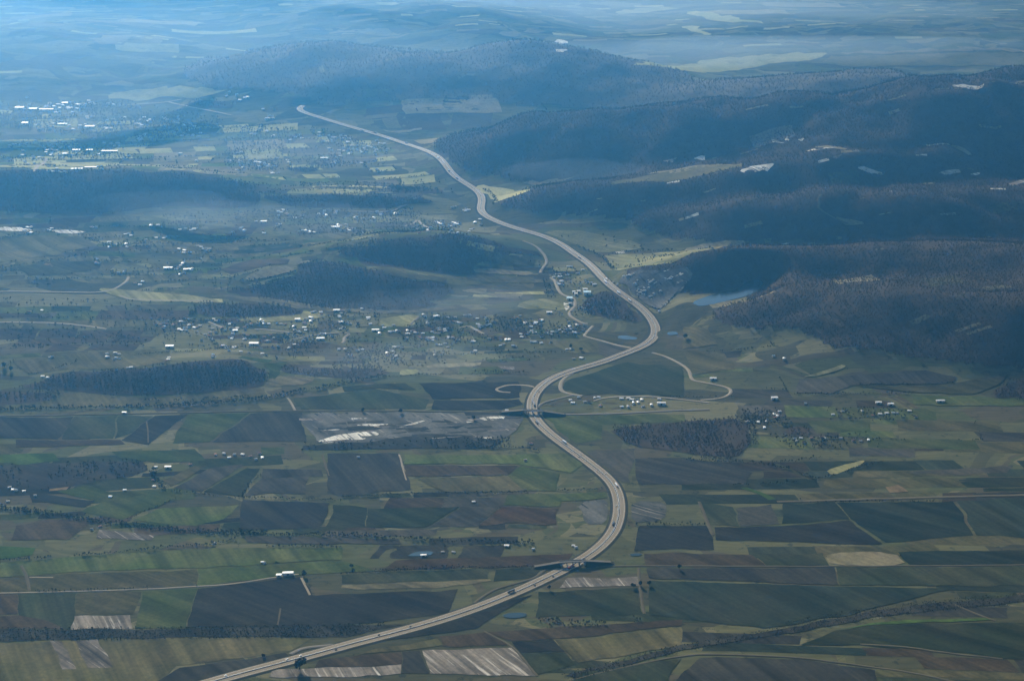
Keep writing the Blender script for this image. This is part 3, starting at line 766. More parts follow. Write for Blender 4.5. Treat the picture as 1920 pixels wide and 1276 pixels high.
# ------------------------------------------------------------------ highway
L, Zc = HWY, HWYZ
highway = bpy.data.objects.new('highway', None); highway.location = (L[0][0], L[0][1], Zc[0]); col.objects.link(highway)
structure(highway, 'wide motorway with two pale carriageways winding up the valley')
def hpart(name, offs, zs, mat):
    o = ribbon(name, L, Zc, offs, mat, highway, zs)
    o.matrix_parent_inverse = highway.matrix_world.inverted()
    o.location = (0, 0, 0)
    o.matrix_parent_inverse.translation = -highway.location
    return o
hpart('verge', [-26, -13.4, 13.4, 26], [-3.2, -0.05, -0.05, -3.2], 'verge')
for sg in (1, -1):
    a, b = sorted((sg * 1.9, sg * 9.9)); hpart('carriageway', [a, b], [0.15, 0.15], 'asphalt')
    a, b = sorted((sg * 9.9, sg * 12.3)); hpart('hard_shoulder', [a, b], [0.13, 0.13], 'shoulder')
hpart('median', [-1.9, -1.4, 1.4, 1.9], [0.1, 0.32, 0.32, 0.1], 'median')
hpart('crash_barrier', [-0.25, -0.2, 0.2, 0.25], [0.3, 1.1, 1.1, 0.3], 'metal_rail')
for o_ in (2.4, 10.0, -2.4, -10.0):
    hpart('edge_line', [o_ - 0.12, o_ + 0.12], [0.19, 0.19], 'line_paint')

def road(px, width, mat, name='road', lab=None, dz=0.35, passes=2):
    P = smooth_line(ground_at(px), max(8, width), passes)
    Z = sample(P[:, 0], P[:, 1])
    Z = gsm(Z, min(4, max(1, len(Z) // 4))) if len(Z) > 6 else Z
    h = width / 2; nn_ = normals2(P) * (h + 1)
    Z = np.maximum.reduce([Z, sample(P[:, 0], P[:, 1]), sample(*(P + nn_).T), sample(*(P - nn_).T)]) + dz + P[:, 1] * 0.00014
    # worn, uneven edges
    P = P + normals2(P) * (fbm(P[:, 0], P[:, 1], 40, 2, 44) * 1.6)[:, None]
    o = ribbon(name, P, Z, [-h - 1.5, -h, 0, h, h + 1.5], mat, None, [-0.9, 0, 0.05, 0, -0.9])
    structure(o, lab or 'pale local road')
    return P, Z
ROADS = [
 ('dim_track', 5, [(-20,780),(120,778),(230,776),(450,771),(640,770),(800,771),(900,772),(978,774)], 'straight country road running from the left edge to the overpass'),
 ('lane', 7, [(1013,776),(1060,777),(1150,776),(1250,770),(1330,768)], 'country road leaving the overpass to the right'),
 ('dim_track', 4, [(1099,1061),(1187,1060),(1280,1061),(1567,1062),(1960,1058)], 'straight road right of the lower overpass'),
 ('dim_track', 5, [(1060,1061),(1030,1061),(1020,1070),(1003,1083),(980,1090),(930,1103),(905,1118),(890,1130)], 'service road curling down beside the highway'),
 ('track', 6, [(980,452),(1007,462),(1023,482),(1027,492),(1015,505),(1013,512)], 'pale lane beside the highway above the bend'),
 ('track', 6, [(1031,521),(1039,524),(1043,533),(1047,544),(1056,554),(1074,558),(1078,565),(1078,574),(1067,585),(1067,591),(1077,598),(1094,607),(1102,607)], 'winding pale lane past the factory roofs'),
 ('track', 6, [(1095,630),(1100,622),(1108,615),(1112,611)], 'short lane into the village edge'),
 ('track', 6, [(1095,630),(1125,638),(1160,648),(1192,655)], 'lane from the village to the highway'),
 ('track', 6, [(1223,661),(1245,667),(1262,675),(1280,684),(1293,695),(1296,712),(1307,715),(1347,722),(1370,728),(1372,737),(1353,747),(1313,750)], 'pale winding road right of the highway'),
 ('track', 7, [(1078,697),(1056,710),(1051,721),(1050,729),(1056,735),(1075,740),(1092,742)], 'bright loop ramp of the interchange'),
 ('lane', 6, [(1076,740),(1040,749),(1018,755),(1007,764)], 'slip road joining the highway at the interchange'),
 ('track', 6, [(1003,726),(985,722),(955,721),(938,726),(928,730),(938,735),(957,736)], 'loop ramp left of the interchange'),
 ('lane', 8, [(650,1207),(600,1211),(575,1214),(560,1218),(545,1226)], 'slip road beside the highway near the bottom'),
 ('track', 6, [(-20,547),(60,547),(140,548),(180,549),(207,545),(225,537),(237,527),(242,519)], 'pale road curling up at the left'),
 ('track', 6, [(224,554),(243,562),(300,563),(400,565)], 'pale track along the brook meadow'),
 ('track', 6, [(-20,604),(60,604),(120,606),(170,612),(200,617)], 'pale lane at the left edge above the fields'),
 ('dim_track', 5, [(40,1060),(48,1075),(52,1090),(55,1107)], 'muddy track between the fields at lower left'),
 ('track', 3.5, [(-20,1112),(60,1110),(230,1106),(370,1099),(440,1094),(500,1084),(560,1076)], 'thin farm track along the green field'),
 ('track', 3, [(55,1082),(75,1082),(100,1082)], 'short pale track at lower left'),
 ('dim_track', 2.6, [(605,852),(612,875),(617,892)], 'short upright farm track between dark fields'),
 ('track', 2.6, [(748,852),(755,880),(762,900)], 'upright farm track beside the dark field'),
 ('track', 3.4, [(565,1083),(572,1098),(582,1115)], 'pale track below the farm sheds'),
 ('dim_track', 2.6, [(525,1140),(522,1160),(520,1172)], 'worn track in the dark field'),
 ('dim_track', 2.6, [(275,790),(277,812),(278,830)], 'upright track left of the gravel pit'),
 ('track', 2.6, [(540,745),(548,760),(553,769)], 'short track joining the country road'),
 ('dim_track', 4, [(1060,1278),(1150,1254),(1280,1227),(1340,1226),(1500,1231),(1560,1240),(1640,1250),(1720,1262),(1800,1280)], 'long pale track at lower right'),
 ('dim_track', 4, [(1613,1207),(1690,1211),(1780,1224),(1880,1235)], 'faint track at lower right'),
 ('dim_track', 4, [(1198,1064),(1198,1080),(1202,1110),(1208,1150)], 'upright pale track right of the lower overpass'),
 ('dim_track', 3.5, [(907,1183),(930,1195),(957,1208),(975,1228),(1007,1267)], 'field path beside the stubble'),
 ('track', 10, [(65,322),(78,308),(88,300),(84,297)], 'bright hooked road at the foot of the left ridge'),
 ('track', 9, [(225,197),(265,195),(315,192),(340,187)], 'bright main road through the far village'),
 ('track', 9, [(315,192),(340,197),(380,206),(435,217)], 'bright branch road right of the far village'),
 ('dim_track', 6, [(1540,365),(1533,375),(1537,383),(1533,390),(1550,402),(1570,412),(1590,420)], 'forest road winding on the right hills'),
 ('lane', 6, [(660,397),(736,398),(746,390),(764,385)], 'lane through the hamlet behind the hill'),
 ('track', 6, [(759,424),(777,419),(783,411),(790,421),(806,428)], 'forked lane in the hamlet behind the hill'),
 ('track', 5, [(391,603),(415,613)], 'short pale lane at the left of the village'),
 ('track', 5, [(477,617),(494,617),(529,622),(560,623)], 'lane along the village green'),
 ('track', 5, [(550,637),(604,625),(660,623),(644,633),(646,639),(640,643)], 'hooked lane in the middle of the village'),
 ('track', 6, [(860,615),(881,611),(885,614),(908,626)], 'earth lane in the right half of the village'),
 ('lane', 6, [(785,594),(776,602),(769,609)], 'lane beside the village meadow'),
 ('dim_track', 9, [(1457,941),(1557,938),(1700,934),(1960,927)], 'dry strip of road at the right'),
 ('dim_track', 5, [(1311,940),(1325,975),(1337,1003)], 'faint upright track right of the highway'),
 ('dim_track', 4, [(1790,1133),(1830,1150),(1867,1163)], 'slanting track at the right edge'),
 ('track', 5, [(1113,752),(1130,746),(1180,742),(1250,745),(1330,755)], 'lane in front of the roadside hamlet'),
]
for mt, wd, px, lab in ROADS: road(px, wd, mt, 'road', lab)

# ------------------------------------------------------------------ overpasses
def box(bx, V, F, M=None, m=0):
    x0, x1, y0, y1, z0, z1 = bx
    b = len(V)
    V += [(x0, y0, z0), (x1, y0, z0), (x1, y1, z0), (x0, y1, z0), (x0, y0, z1), (x1, y0, z1), (x1, y1, z1), (x0, y1, z1)]
    F += [(b, b + 3, b + 2, b + 1), (b + 4, b + 5, b + 6, b + 7), (b, b + 1, b + 5, b + 4), (b + 1, b + 2, b + 6, b + 5), (b + 2, b + 3, b + 7, b + 6), (b + 3, b, b + 4, b + 7)]
    if M is not None: M += [m] * 6

def box_obj(name, boxes, mat, parent):
    V, F = [], []
    for bx in boxes: box(bx, V, F)
    return mesh_obj(name, V, F, mat, parent)

def overpass(pxa, pxb, label):
    A, B = ground_at([pxa, pxb])
    c = (A + B) / 2
    i = np.argmin(np.hypot(*(HWY - c).T)); c = HWY[i]
    ln = np.hypot(*(B - A)) / 2 + 8
    r = bpy.data.objects.new('overpass_bridge', None); col.objects.link(r)
    r.location = (c[0], c[1], HWYZ[i]); r.rotation_euler = (0, 0, math.atan2(B[1] - A[1], B[0] - A[0]))
    tag(r, label, 'bridge')
    box_obj('deck', [(-ln, ln, -4.4, 4.4, 5.6, 6.9)], 'concrete', r)
    box_obj('roadway', [(-ln, ln, -3.6, 3.6, 6.92, 7.0)], 'lane', r)
    for s in (-1, 1):
        box_obj('parapet', [(-ln, ln, s * 4.15 - .2, s * 4.15 + .2, 6.92, 8.0)], 'concrete', r)
        box_obj('abutment', [(s * (ln - 2.5) - 2, s * (ln - 2.5) + 2, -5, 5, -4, 5.58)], 'concrete', r)
    for x in (-ln * .45, 0, ln * .45):
        box_obj('pier', [(x - .7, x + .7, -4, 4, -1, 5.58)], 'concrete', r)
    # earth ramps
    for s in (-1, 1):
        V = [(s * (ln - 1), -5, 6.6), (s * (ln - 1), 5, 6.6), (s * (ln + 45), 4, 0.6), (s * (ln + 45), -4, 0.6),
             (s * (ln - 1), -18, -4), (s * (ln - 1), 18, -4), (s * (ln + 58), 8, -4), (s * (ln + 58), -8, -4)]
        mesh_obj('embankment', V, [(0, 3, 2, 1), (0, 4, 7, 3), (1, 2, 6, 5), (3, 7, 6, 2), (0, 1, 5, 4)], 'verge', r)
        V = [(s * (ln - 1), -3.6, 7.0), (s * (ln - 1), 3.6, 7.0), (s * (ln + 47), 3.6, 1.4), (s * (ln + 47), -3.6, 1.4)]
        mesh_obj('ramp_road', V, [(0, 3, 2, 1)], 'lane', r)
    return r
overpass((983, 774), (1010, 775), 'concrete road overpass crossing the highway at the interchange')
overpass((1064, 1062), (1098, 1060), 'concrete road overpass crossing the highway at its lower curve')

# ------------------------------------------------------------------ trees
def crown_mesh(name, seed, mat, leaves=70, rx=4.6, rz=4.2, base=3.2, trunk=True):
    R = random.Random(seed)
    V, F, M = [], [], []
    lobes = [(R.gauss(0, .3), R.gauss(0, .3), R.uniform(-.3, .5), R.uniform(.55, .8)) for _ in range(4)]
    for _ in range(leaves):
        lx, ly, lz, lr = R.choice(lobes)
        d = Vector((R.gauss(0, 1), R.gauss(0, 1), R.gauss(0, 1))).normalized() * lr * R.uniform(.55, 1.0)
        c = Vector(((lx + d.x) * rx, (ly + d.y) * rx, base + rz + (lz + d.z) * rz))
        n = (d + Vector((R.gauss(0, .5), R.gauss(0, .5), R.gauss(.3, .5)))).normalized()
        a = n.orthogonal().normalized(); b = n.cross(a)
        s = R.uniform(.7, 1.35)
        k = len(V)
        V += [tuple(c + a * s), tuple(c + b * s * .8), tuple(c - a * s * .9), tuple(c - b * s * .8)]
        F.append((k, k + 1, k + 2, k + 3)); M.append(0)
    if trunk:
        for (x1, y1, z1, r0, r1) in [(0, 0, base + rz * .9, .42, .2), (rx * .5, .3, base + rz, .2, .08), (-rx * .45, -.5, base + rz * 1.1, .2, .08)]:
            z0 = -1.0 if x1 == 0 else base * .7
            k = len(V)
            for (x, y, z, r) in ((0, 0, z0, r0), (x1, y1, z1, r1)):
                for q in range(4):
                    V.append((x + r * math.cos(q * math.pi / 2), y + r * math.sin(q * math.pi / 2), z))
            for q in range(4):
                F.append((k + q, k + (q + 1) % 4, k + 4 + (q + 1) % 4, k + 4 + q)); M.append(1)
    me = bpy.data.meshes.new(name)
    me.from_pydata(V, [], F)
    me.materials.append(MATS[mat]); me.materials.append(MATS['trunk'])
    me.polygons.foreach_set('material_index', M)
    return me

def instancer(name, pts, z, scale, mat, variants=3, leaves=60):
    """trees of a wood: one object, its trees set on its points by a node tree"""
    protos = []
    for k in range(variants):
        protos.append(crown_mesh('%s_tree' % name, 40 + k, mat, leaves))
    g = bpy.data.node_groups.new(name + '_trees', 'GeometryNodeTree')
    g.interface.new_socket('Geometry', in_out='INPUT', socket_type='NodeSocketGeometry')
    g.interface.new_socket('Geometry', in_out='OUTPUT', socket_type='NodeSocketGeometry')
    gi = g.nodes.new('NodeGroupInput'); go = g.nodes.new('NodeGroupOutput')
    join = g.nodes.new('GeometryNodeJoinGeometry')
    me = bpy.data.meshes.new(name)
    V = np.c_[pts, z].astype(np.float32)
    me.vertices.add(len(V)); me.vertices.foreach_set('co', V.ravel())
    for nm, arr in (('size', scale), ('turn', rng.uniform(0, 6.28, len(V))), ('pick', rng.integers(0, variants, len(V)).astype(float))):
        at = me.attributes.new(nm, 'FLOAT', 'POINT'); at.data.foreach_set('value', np.asarray(arr, np.float32))
    for mm in ([mat, 'trunk']): me.materials.append(MATS[mm])
    def attr(nm):
        n = g.nodes.new('GeometryNodeInputNamedAttribute'); n.data_type = 'FLOAT'; n.inputs[0].default_value = nm
        return n.outputs[0]
    geos = g.nodes.new('GeometryNodeGeometryToInstance')
    for pm in protos:
        po = bpy.data.objects.new(pm.name, pm)      # not linked to the scene
        oi = g.nodes.new('GeometryNodeObjectInfo'); oi.inputs['Object'].default_value = po
        g.links.new(oi.outputs['Geometry'], geos.inputs[0])
    inst = g.nodes.new('GeometryNodeInstanceOnPoints')
    g.links.new(gi.outputs[0], inst.inputs['Points']); g.links.new(geos.outputs[0], inst.inputs['Instance'])
    inst.inputs['Pick Instance'].default_value = True
    ci = g.nodes.new('FunctionNodeFloatToInt'); g.links.new(attr('pick'), ci.inputs[0]); g.links.new(ci.outputs[0], inst.inputs['Instance Index'])
    cr = g.nodes.new('ShaderNodeCombineXYZ'); g.links.new(attr('turn'), cr.inputs[2])
    g.links.new(cr.outputs[0], inst.inputs['Rotation'])
    g.links.new(attr('size'), inst.inputs['Scale'])
    g.links.new(inst.outputs[0], go.inputs[0])
    o = bpy.data.objects.new(name, me); col.objects.link(o)
    md = o.modifiers.new('trees', 'NODES'); md.node_group = g
    return o
ROAD_LINES = [smooth_line(ground_at(px), 15, 1) for _, _, px, _ in ROADS]
BOXES = [(f.min(0), f.max(0), f) for f in FIELD_POLYS + [p for p, _ in POND_POLYS]]
def clear_of_things(P, roads=True):
    keep = np.ones(len(P), bool)
    for lo, hi, f in BOXES:
        c = np.where(keep & (P[:, 0] > lo[0]) & (P[:, 0] < hi[0]) & (P[:, 1] > lo[1]) & (P[:, 1] < hi[1]))[0]
        if len(c): keep[c[inside(P[c], f)]] = False
    lines = [(HWY, 27)] + ([(r, 8) for r in ROAD_LINES] if roads else [])
    for Ln, dd in lines:
        lo, hi = Ln.min(0) - dd, Ln.max(0) + dd
        c = np.where(keep & (P[:, 0] > lo[0]) & (P[:, 0] < hi[0]) & (P[:, 1] > lo[1]) & (P[:, 1] < hi[1]))[0]
        for a in range(0, len(c), 4000):
            cc = c[a:a + 4000]
            d = np.min((P[cc, 0][:, None] - Ln[:, 0]) ** 2 + (P[cc, 1][:, None] - Ln[:, 1]) ** 2, 1)
            keep[cc[d < dd * dd]] = False
    return keep

def spacing(y): return 8.0 + max(0.0, y - 3000) / 1000 * 1.25
def jitter_grid(lo, hi, s):
    gx, gy = np.meshgrid(np.arange(lo[0], hi[0], s), np.arange(lo[1], hi[1], s))
    P = np.stack([gx.ravel(), gy.ravel()], 1)
    return P + rng.uniform(-.5, .5, P.shape) * s

def plant(name, P, label, mat='crown_brown', size=1.0, leaves=60):
    S = np.array([spacing(y) / 8.5 for y in P[:, 1]]) * size * rng.uniform(0.65, 1.25, len(P))
    Z = sample(P[:, 0], P[:, 1]) - 0.2
    o = instancer(name, P, Z, S, mat, 3, leaves)
    return stuff(o, label)

def floor_sheet(poly, dz=0.3):
    o = drape('forest_floor', poly, 'forest_floor', ground, dz + poly[:, 1].mean() * 0.0001, 3, 1)
    return o

# massif and far ridges: wood wherever the hill stands above the valley
def hill_wood(mask_field, thr, ylo, yhi, name, label, mat='crown_brown', xlim=None):
    nz = fbm(GX, GY, 260, 4, 77)
    m = (mask_field + 22 * nz > thr) & (GY > ylo) & (GY < yhi) & (np.abs(GX) < 0.40 * GY + 300)
    if xlim is not None: m &= GX > xlim(GY)
    q = m[:-1, :-1] & m[1:, :-1] & m[:-1, 1:] & m[1:, 1:]
    jj, ic = np.where(q)
    idx = np.arange(NR * NC).reshape(NR, NC)
    Fq = np.stack([idx[jj, ic], idx[jj, ic + 1], idx[jj + 1, ic + 1], idx[jj + 1, ic]], 1)
    used, inv = np.unique(Fq.ravel(), return_inverse=True)
    V = np.c_[GX.ravel()[used], GY.ravel()[used], GZ.ravel()[used] + 0.2 + GY.ravel()[used] * 0.00008]
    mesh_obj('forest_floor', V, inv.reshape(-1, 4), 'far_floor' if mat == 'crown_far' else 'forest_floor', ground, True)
    mf = m.astype(float)
    out = []
    y = ylo
    while y < yhi:
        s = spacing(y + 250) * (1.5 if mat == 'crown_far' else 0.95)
        hw_ = 0.40 * (y + 500) + 300
        P = jitter_grid((-hw_, y), (hw_, y + 500), s)
        P = P[sample(P[:, 0], P[:, 1], mf) > 0.5]
        out.append(P); y += 500
    P = np.concatenate(out)
    # thin the wood in patches
    P = P[fbm(P[:, 0], P[:, 1], 90, 3, 55) + rng.uniform(-.35, .35, len(P)) > -0.42]
    P = P[clear_of_things(P)]
    print(name, len(P))
    return plant(name, P, label, mat, 0.62, 24)
hill_wood(MASSIF, 30, 3000, 7600, 'hill_forest', 'leafless brown forest covering the high hills right of the highway')
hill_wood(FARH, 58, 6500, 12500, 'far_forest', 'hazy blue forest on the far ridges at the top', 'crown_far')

WOODS = [
 ('ridge_forest', 'dark forest along the low ridge at the left', [(-60,325),(150,319),(300,325),(430,335),(480,350),(490,385),(430,390),(330,385),(200,400),(100,402),(-60,390)]),
 ('belt_forest', 'long narrow wood behind the hamlet', [(478,367),(560,366),(720,370),(800,372),(815,380),(740,388),(700,392),(560,390)]),
 ('small_wood', 'small wood left of the highway near the white strip', [(725,347),(770,350),(830,356),(835,364),(730,364)]),
 ('hilltop_forest', 'dark forest on the top of the rounded centre hill', [(640,460),(690,455),(760,447),(830,439),(900,445),(950,460),(960,480),(890,495),(885,515),(830,512),(770,505),(700,500),(668,483),(640,478)]),
 ('slope_forest', 'dark forest on the near slope of the rounded centre hill', [(415,545),(500,535),(560,515),(560,497),(600,490),(630,492),(690,505),(745,517),(755,523),(840,535),(850,545),(830,560),(800,565),(830,573),(740,582),(650,582),(560,570),(470,557)]),
 ('strip_wood', 'dark strip of wood above the village', [(360,572),(480,568),(570,580),(565,590),(480,595),(370,592)]),
 ('lowland_forest', 'dark purple wood above the brook at lower left', [(115,700),(240,692),(290,690),(380,675),(460,675),(480,690),(500,695),(495,710),(488,728),(400,735),(270,742),(200,740),(100,732),(30,725),(80,715)]),
 ('brook_wood', 'dark wood between the tan slope and the village', [(520,690),(600,688),(640,693),(700,690),(740,700),(640,710),(590,705),(540,700)]),
 ('edge_wood', 'wood at the left edge above the country road', [(-40,732),(90,735),(97,750),(40,757),(-40,762)]),
 ('roadside_forest', 'dark wood inside the upper highway bend', [(1100,560),(1130,545),(1158,552),(1205,598),(1200,604),(1180,600),(1110,592),(1090,575)]),
 ('field_wood', 'low brown wood right of the highway below the hamlet', [(1140,802),(1280,790),(1400,783),(1410,830),(1380,860),(1290,850),(1180,835)]),
 ('corner_wood', 'dark wood at the right edge behind the grey fields', [(1860,732),(1900,715),(1960,705),(1960,750),(1870,746)]),
 ('far_wood', 'dark far wood beside the branch road', [(340,200),(380,185),(440,195),(430,206)]),
 ('spinney', 'small dark wood in the pale valley fields', [(530,316),(590,314),(597,321),(560,324)]),
 ('thicket', 'dark thicket beside the right village', [(1480,800),(1500,798),(1516,804),(1515,815),(1470,812)]),
]
for nm, lab, px in WOODS:
    poly = ground_at(px)
    floor_sheet(poly)
    s = spacing(poly[:, 1].mean()) * 0.8
    P = jitter_grid(poly.min(0) - 10, poly.max(0) + 10, s)
    wob = 40 * np.stack([fbm(P[:, 0], P[:, 1], 70, 3, 61), fbm(P[:, 0], P[:, 1], 70, 3, 62)], 1)
    P = P[inside(P + wob, poly)]
    d = np.min(np.hypot(P[:, 0][:, None] - HWY[:, 0], P[:, 1][:, None] - HWY[:, 1]), 1)
    P = P[d > 26]
    P = P[fbm(P[:, 0], P[:, 1], 60, 3, 57) + rng.uniform(-.4, .4, len(P)) > -0.32]
    plant(nm, P, lab, 'crown_brown', 0.62, 30)

# scattered scrub: villages' gardens, brook sides, heath
SCRUB = [
 ('village_trees', 'garden trees among the houses of the middle village', [(300,596),(420,600),(600,590),(700,588),(880,588),(1000,600),(1095,612),(1090,632),(1010,640),(1000,665),(900,680),(760,690),(640,690),(500,660),(400,655),(310,640)], 0.26),
 ('far_village_trees', 'garden trees among the houses of the far upper left village', [(0,192),(240,190),(420,222),(400,255),(300,265),(240,300),(20,300),(20,270),(180,260),(0,240)], 0.30),
 ('upper_village_trees', 'bushes among the houses left of the distant highway', [(420,240),(600,240),(740,280),(720,310),(560,320),(420,320)], 0.22),
 ('hamlet_trees', 'trees in the hamlet behind the centre hill', [(480,395),(780,392),(860,425),(820,440),(540,440),(420,430),(300,430),(300,400)], 0.28),
 ('valley_bushes', 'bushes along the pale fields left of the highway', [(450,335),(830,330),(860,362),(740,368),(500,362)], 0.10),
 ('left_slope_bushes', 'bushes dotted over the left slopes', [(0,440),(440,440),(560,480),(420,545),(240,520),(0,530)], 0.05),
 ('plain_bushes', 'bushes dotted over the brown plain at the left', [(0,560),(330,565),(320,650),(0,660)], 0.07),
 ('right_village_trees', 'dark garden trees among the houses of the right village', [(1390,770),(1480,765),(1720,765),(1720,785),(1660,790),(1560,790),(1480,800),(1400,795)], 0.30),
 ('far_right_bushes', 'bushes around the small hamlet at the right', [(1440,815),(1650,810),(1660,845),(1480,840)], 0.22),
 ('valley_side_trees', 'trees between the meadows right of the highway', [(1010,434),(1120,436),(1210,462),(1280,475),(1160,515),(1100,470)], 0.07),
 ('factory_trees', 'trees around the factory roofs beside the highway', [(1010,500),(1080,500),(1110,540),(1090,620),(1040,600)], 0.12),
 ('heath_bushes', 'low dark bushes on the brown heath at the left', [(-20,872),(267,862),(283,885),(85,920),(-20,913)], 0.22),
 ('pit_bushes', 'dark bushes around the gravel pit', [(560,830),(960,818),(960,840),(560,846)], 0.35),
 ('quarry_bushes', 'bushes on the rocky hillside above the highway', [(1160,530),(1240,505),(1290,510),(1240,590),(1215,575)], 0.3),
]
for nm, lab, px, dens in SCRUB:
    poly = ground_at(px)
    s = spacing(poly[:, 1].mean()) * 0.8
    P = jitter_grid(poly.min(0), poly.max(0), s)
    P = P[inside(P, poly)]
    n = fbm(P[:, 0], P[:, 1], 110, 3, 71)
    P = P[(rng.uniform(0, 1, len(P)) < dens * np.clip(1 + 2.6 * n, 0.05, 3))]
    if nm not in ('heath_bushes', 'pit_bushes', 'valley_side_trees'): P = P[clear_of_things(P)]
    plant(nm, P, lab, 'crown_dark', 0.55, 50)

# hedgerows and tree belts: (width m, spacing m, size, photo line)
BELTS = {
 'near_hedgerows': ('dark hedgerows between the near fields', [
   (8,6,.6,[(300,917),(340,922),(400,930),(450,933),(640,938)]), (8,5,.6,[(640,932),(740,928),(830,924),(940,925),(1040,920),(1135,915)]),
   (22,4,.6,[(-20,950),(60,958),(140,970),(220,982),(330,994),(430,999),(500,997)]), (9,6,.7,[(-20,1050),(67,1048),(200,1038),(320,1025),(400,1020),(440,1010)]),
   (14,6,.7,[(450,1000),(560,1003),(640,1002),(760,1010),(880,1015),(1000,1018)]), (6,6,.6,[(500,1024),(640,1026)]), (6,6,.55,[(640,1076),(800,1066),(920,1063),(1025,1061)]),
   (44,4,.36,[(-20,1188),(250,1188),(480,1184),(640,1182),(720,1178)]), (5,9,.5,[(30,1109),(230,1104),(370,1098)]), (6,6,.6,[(628,1003),(600,1024)]),
   (6,8,.5,[(240,972),(320,938),(330,935)]), (6,7,.5,[(453,930),(470,905),(488,890)]), (14,6,.8,[(285,880),(290,900),(312,915)]), (5,10,.5,[(700,1068),(860,1060)])]),
 'brook_trees': ('line of trees along the brook left of the interchange', [
   (16,7,.85,[(-20,768),(120,765),(270,763),(400,757),(480,750),(560,735),(640,720),(720,705)]), (7,7,.6,[(53,702),(100,692),(140,680),(145,674)]), (7,7,.6,[(240,665),(330,660),(460,650)]),
   (9,8,.7,[(0,690),(20,684),(24,676)]), (10,7,.7,[(270,750),(360,752),(470,742)]), (8,7,.7,[(640,712),(780,705),(900,695),(980,700)]), (8,7,.7,[(830,840),(960,838),(1010,845)])]),
 'right_hedgerows': ('dark hedgerows and tree belts on the right side', [
   (9,6,.7,[(1240,862),(1280,862),(1430,868),(1480,880),(1527,898),(1560,893),(1620,873),(1650,865)]), (8,6,.7,[(1340,910),(1450,908),(1527,900)]),
   (26,4,.32,[(1060,1270),(1180,1240),(1280,1212),(1400,1195),(1480,1180)]), (40,4,.32,[(1480,1175),(1600,1155),(1720,1138),(1960,1118)]), (9,7,.6,[(1450,868),(1500,862),(1540,856)]),
   (7,8,.6,[(1490,738),(1560,739),(1713,737)]), (6,8,.55,[(1610,722),(1720,720),(1790,719)]), (8,7,.7,[(1180,985),(1150,1010),(1130,1035)]), (12,7,.7,[(1195,985),(1230,982),(1320,984)]), (20,7,.7,[(1010,1165),(1110,1172),(1200,1160)])]),
 'upper_hedgerows': ('thin dark hedgerows on the upper left slopes', [
   (9,8,.8,[(-10,452),(50,440),(100,432),(125,428)]), (9,8,.8,[(-10,506),(60,495),(150,480),(185,468)]), (9,8,.8,[(160,446),(195,458),(215,462)]), (8,9,.8,[(185,425),(250,425),(330,430)]),
   (8,9,.8,[(330,505),(400,498),(480,485)]), (8,9,.8,[(360,458),(420,448),(520,452)]), (8,9,.8,[(450,528),(510,522),(556,510)]), (9,8,.8,[(880,348),(930,362),(925,385)]), (9,8,.8,[(1080,460),(1130,480),(1150,505)]),
   (9,9,.8,[(1140,478),(1200,470),(1260,470)]), (9,9,.8,[(1190,490),(1260,478),(1340,468)]), (8,10,.9,[(440,262),(520,258),(600,262)]), (8,10,.9,[(0,296),(120,302),(300,300)]), (8,10,.9,[(560,345),(640,342),(720,345)]), (8,10,.9,[(530,352),(560,350),(575,344)])]),
}
for nm, (lab, lines) in BELTS.items():
    out = []; sz = []
    for wd, sp, size, px in lines:
        sp, size = sp * .6, size * .68
        Ln = smooth_line(ground_at(px), sp, 2)
        k = max(1, int(wd / 7))
        nn = normals2(Ln)
        for _ in range(k):
            keep = fbm(Ln[:, 0], Ln[:, 1], 60, 2, 90 + _) > -0.33
            o = Ln + nn * rng.uniform(-.5, .5, (len(Ln), 1)) * wd + rng.uniform(-.4, .4, Ln.shape) * sp
            out.append(o[keep]); sz.append(np.full(keep.sum(), size))
    P = np.concatenate(out); S = np.concatenate(sz) * rng.uniform(.45, 1.0, len(P)) ** 1.0 * rng.choice([1, 1, 1.5], len(P))
    d = np.min(np.hypot(P[:, 0][:, None] - HWY[:, 0], P[:, 1][:, None] - HWY[:, 1]), 1)
    P, S = P[d > 24], S[d > 24]
    o = instancer(nm, P, sample(P[:, 0], P[:, 1]) - .2, S, 'crown_dark', 3, 70)
    stuff(o, lab)

hp_ = []
for a, b in HEDGES:
    n = max(3, int(np.hypot(*(b - a)) / 4.5))
    tt = np.sort(rng.uniform(0, 1, n))[:, None]
    hp_.append(a * (1 - tt) + b * tt + rng.uniform(-2.5, 2.5, (n, 2)))
hp_ = np.concatenate(hp_)
hp_ = hp_[clear_of_things(hp_)]
hp_ = hp_[np.abs(hp_[:, 0]) < 0.34 * hp_[:, 1] + 100]
print('hedge bushes', len(hp_))
o = instancer('field_hedges', hp_, sample(hp_[:, 0], hp_[:, 1]) - .2, rng.uniform(.15, .5, len(hp_)) * (1 + np.clip(hp_[:, 1] - 3500, 0, 4000) / 5000), 'crown_dark', 3, 50)
stuff(o, 'thin dark hedges and bushes along the field edges of the valley')

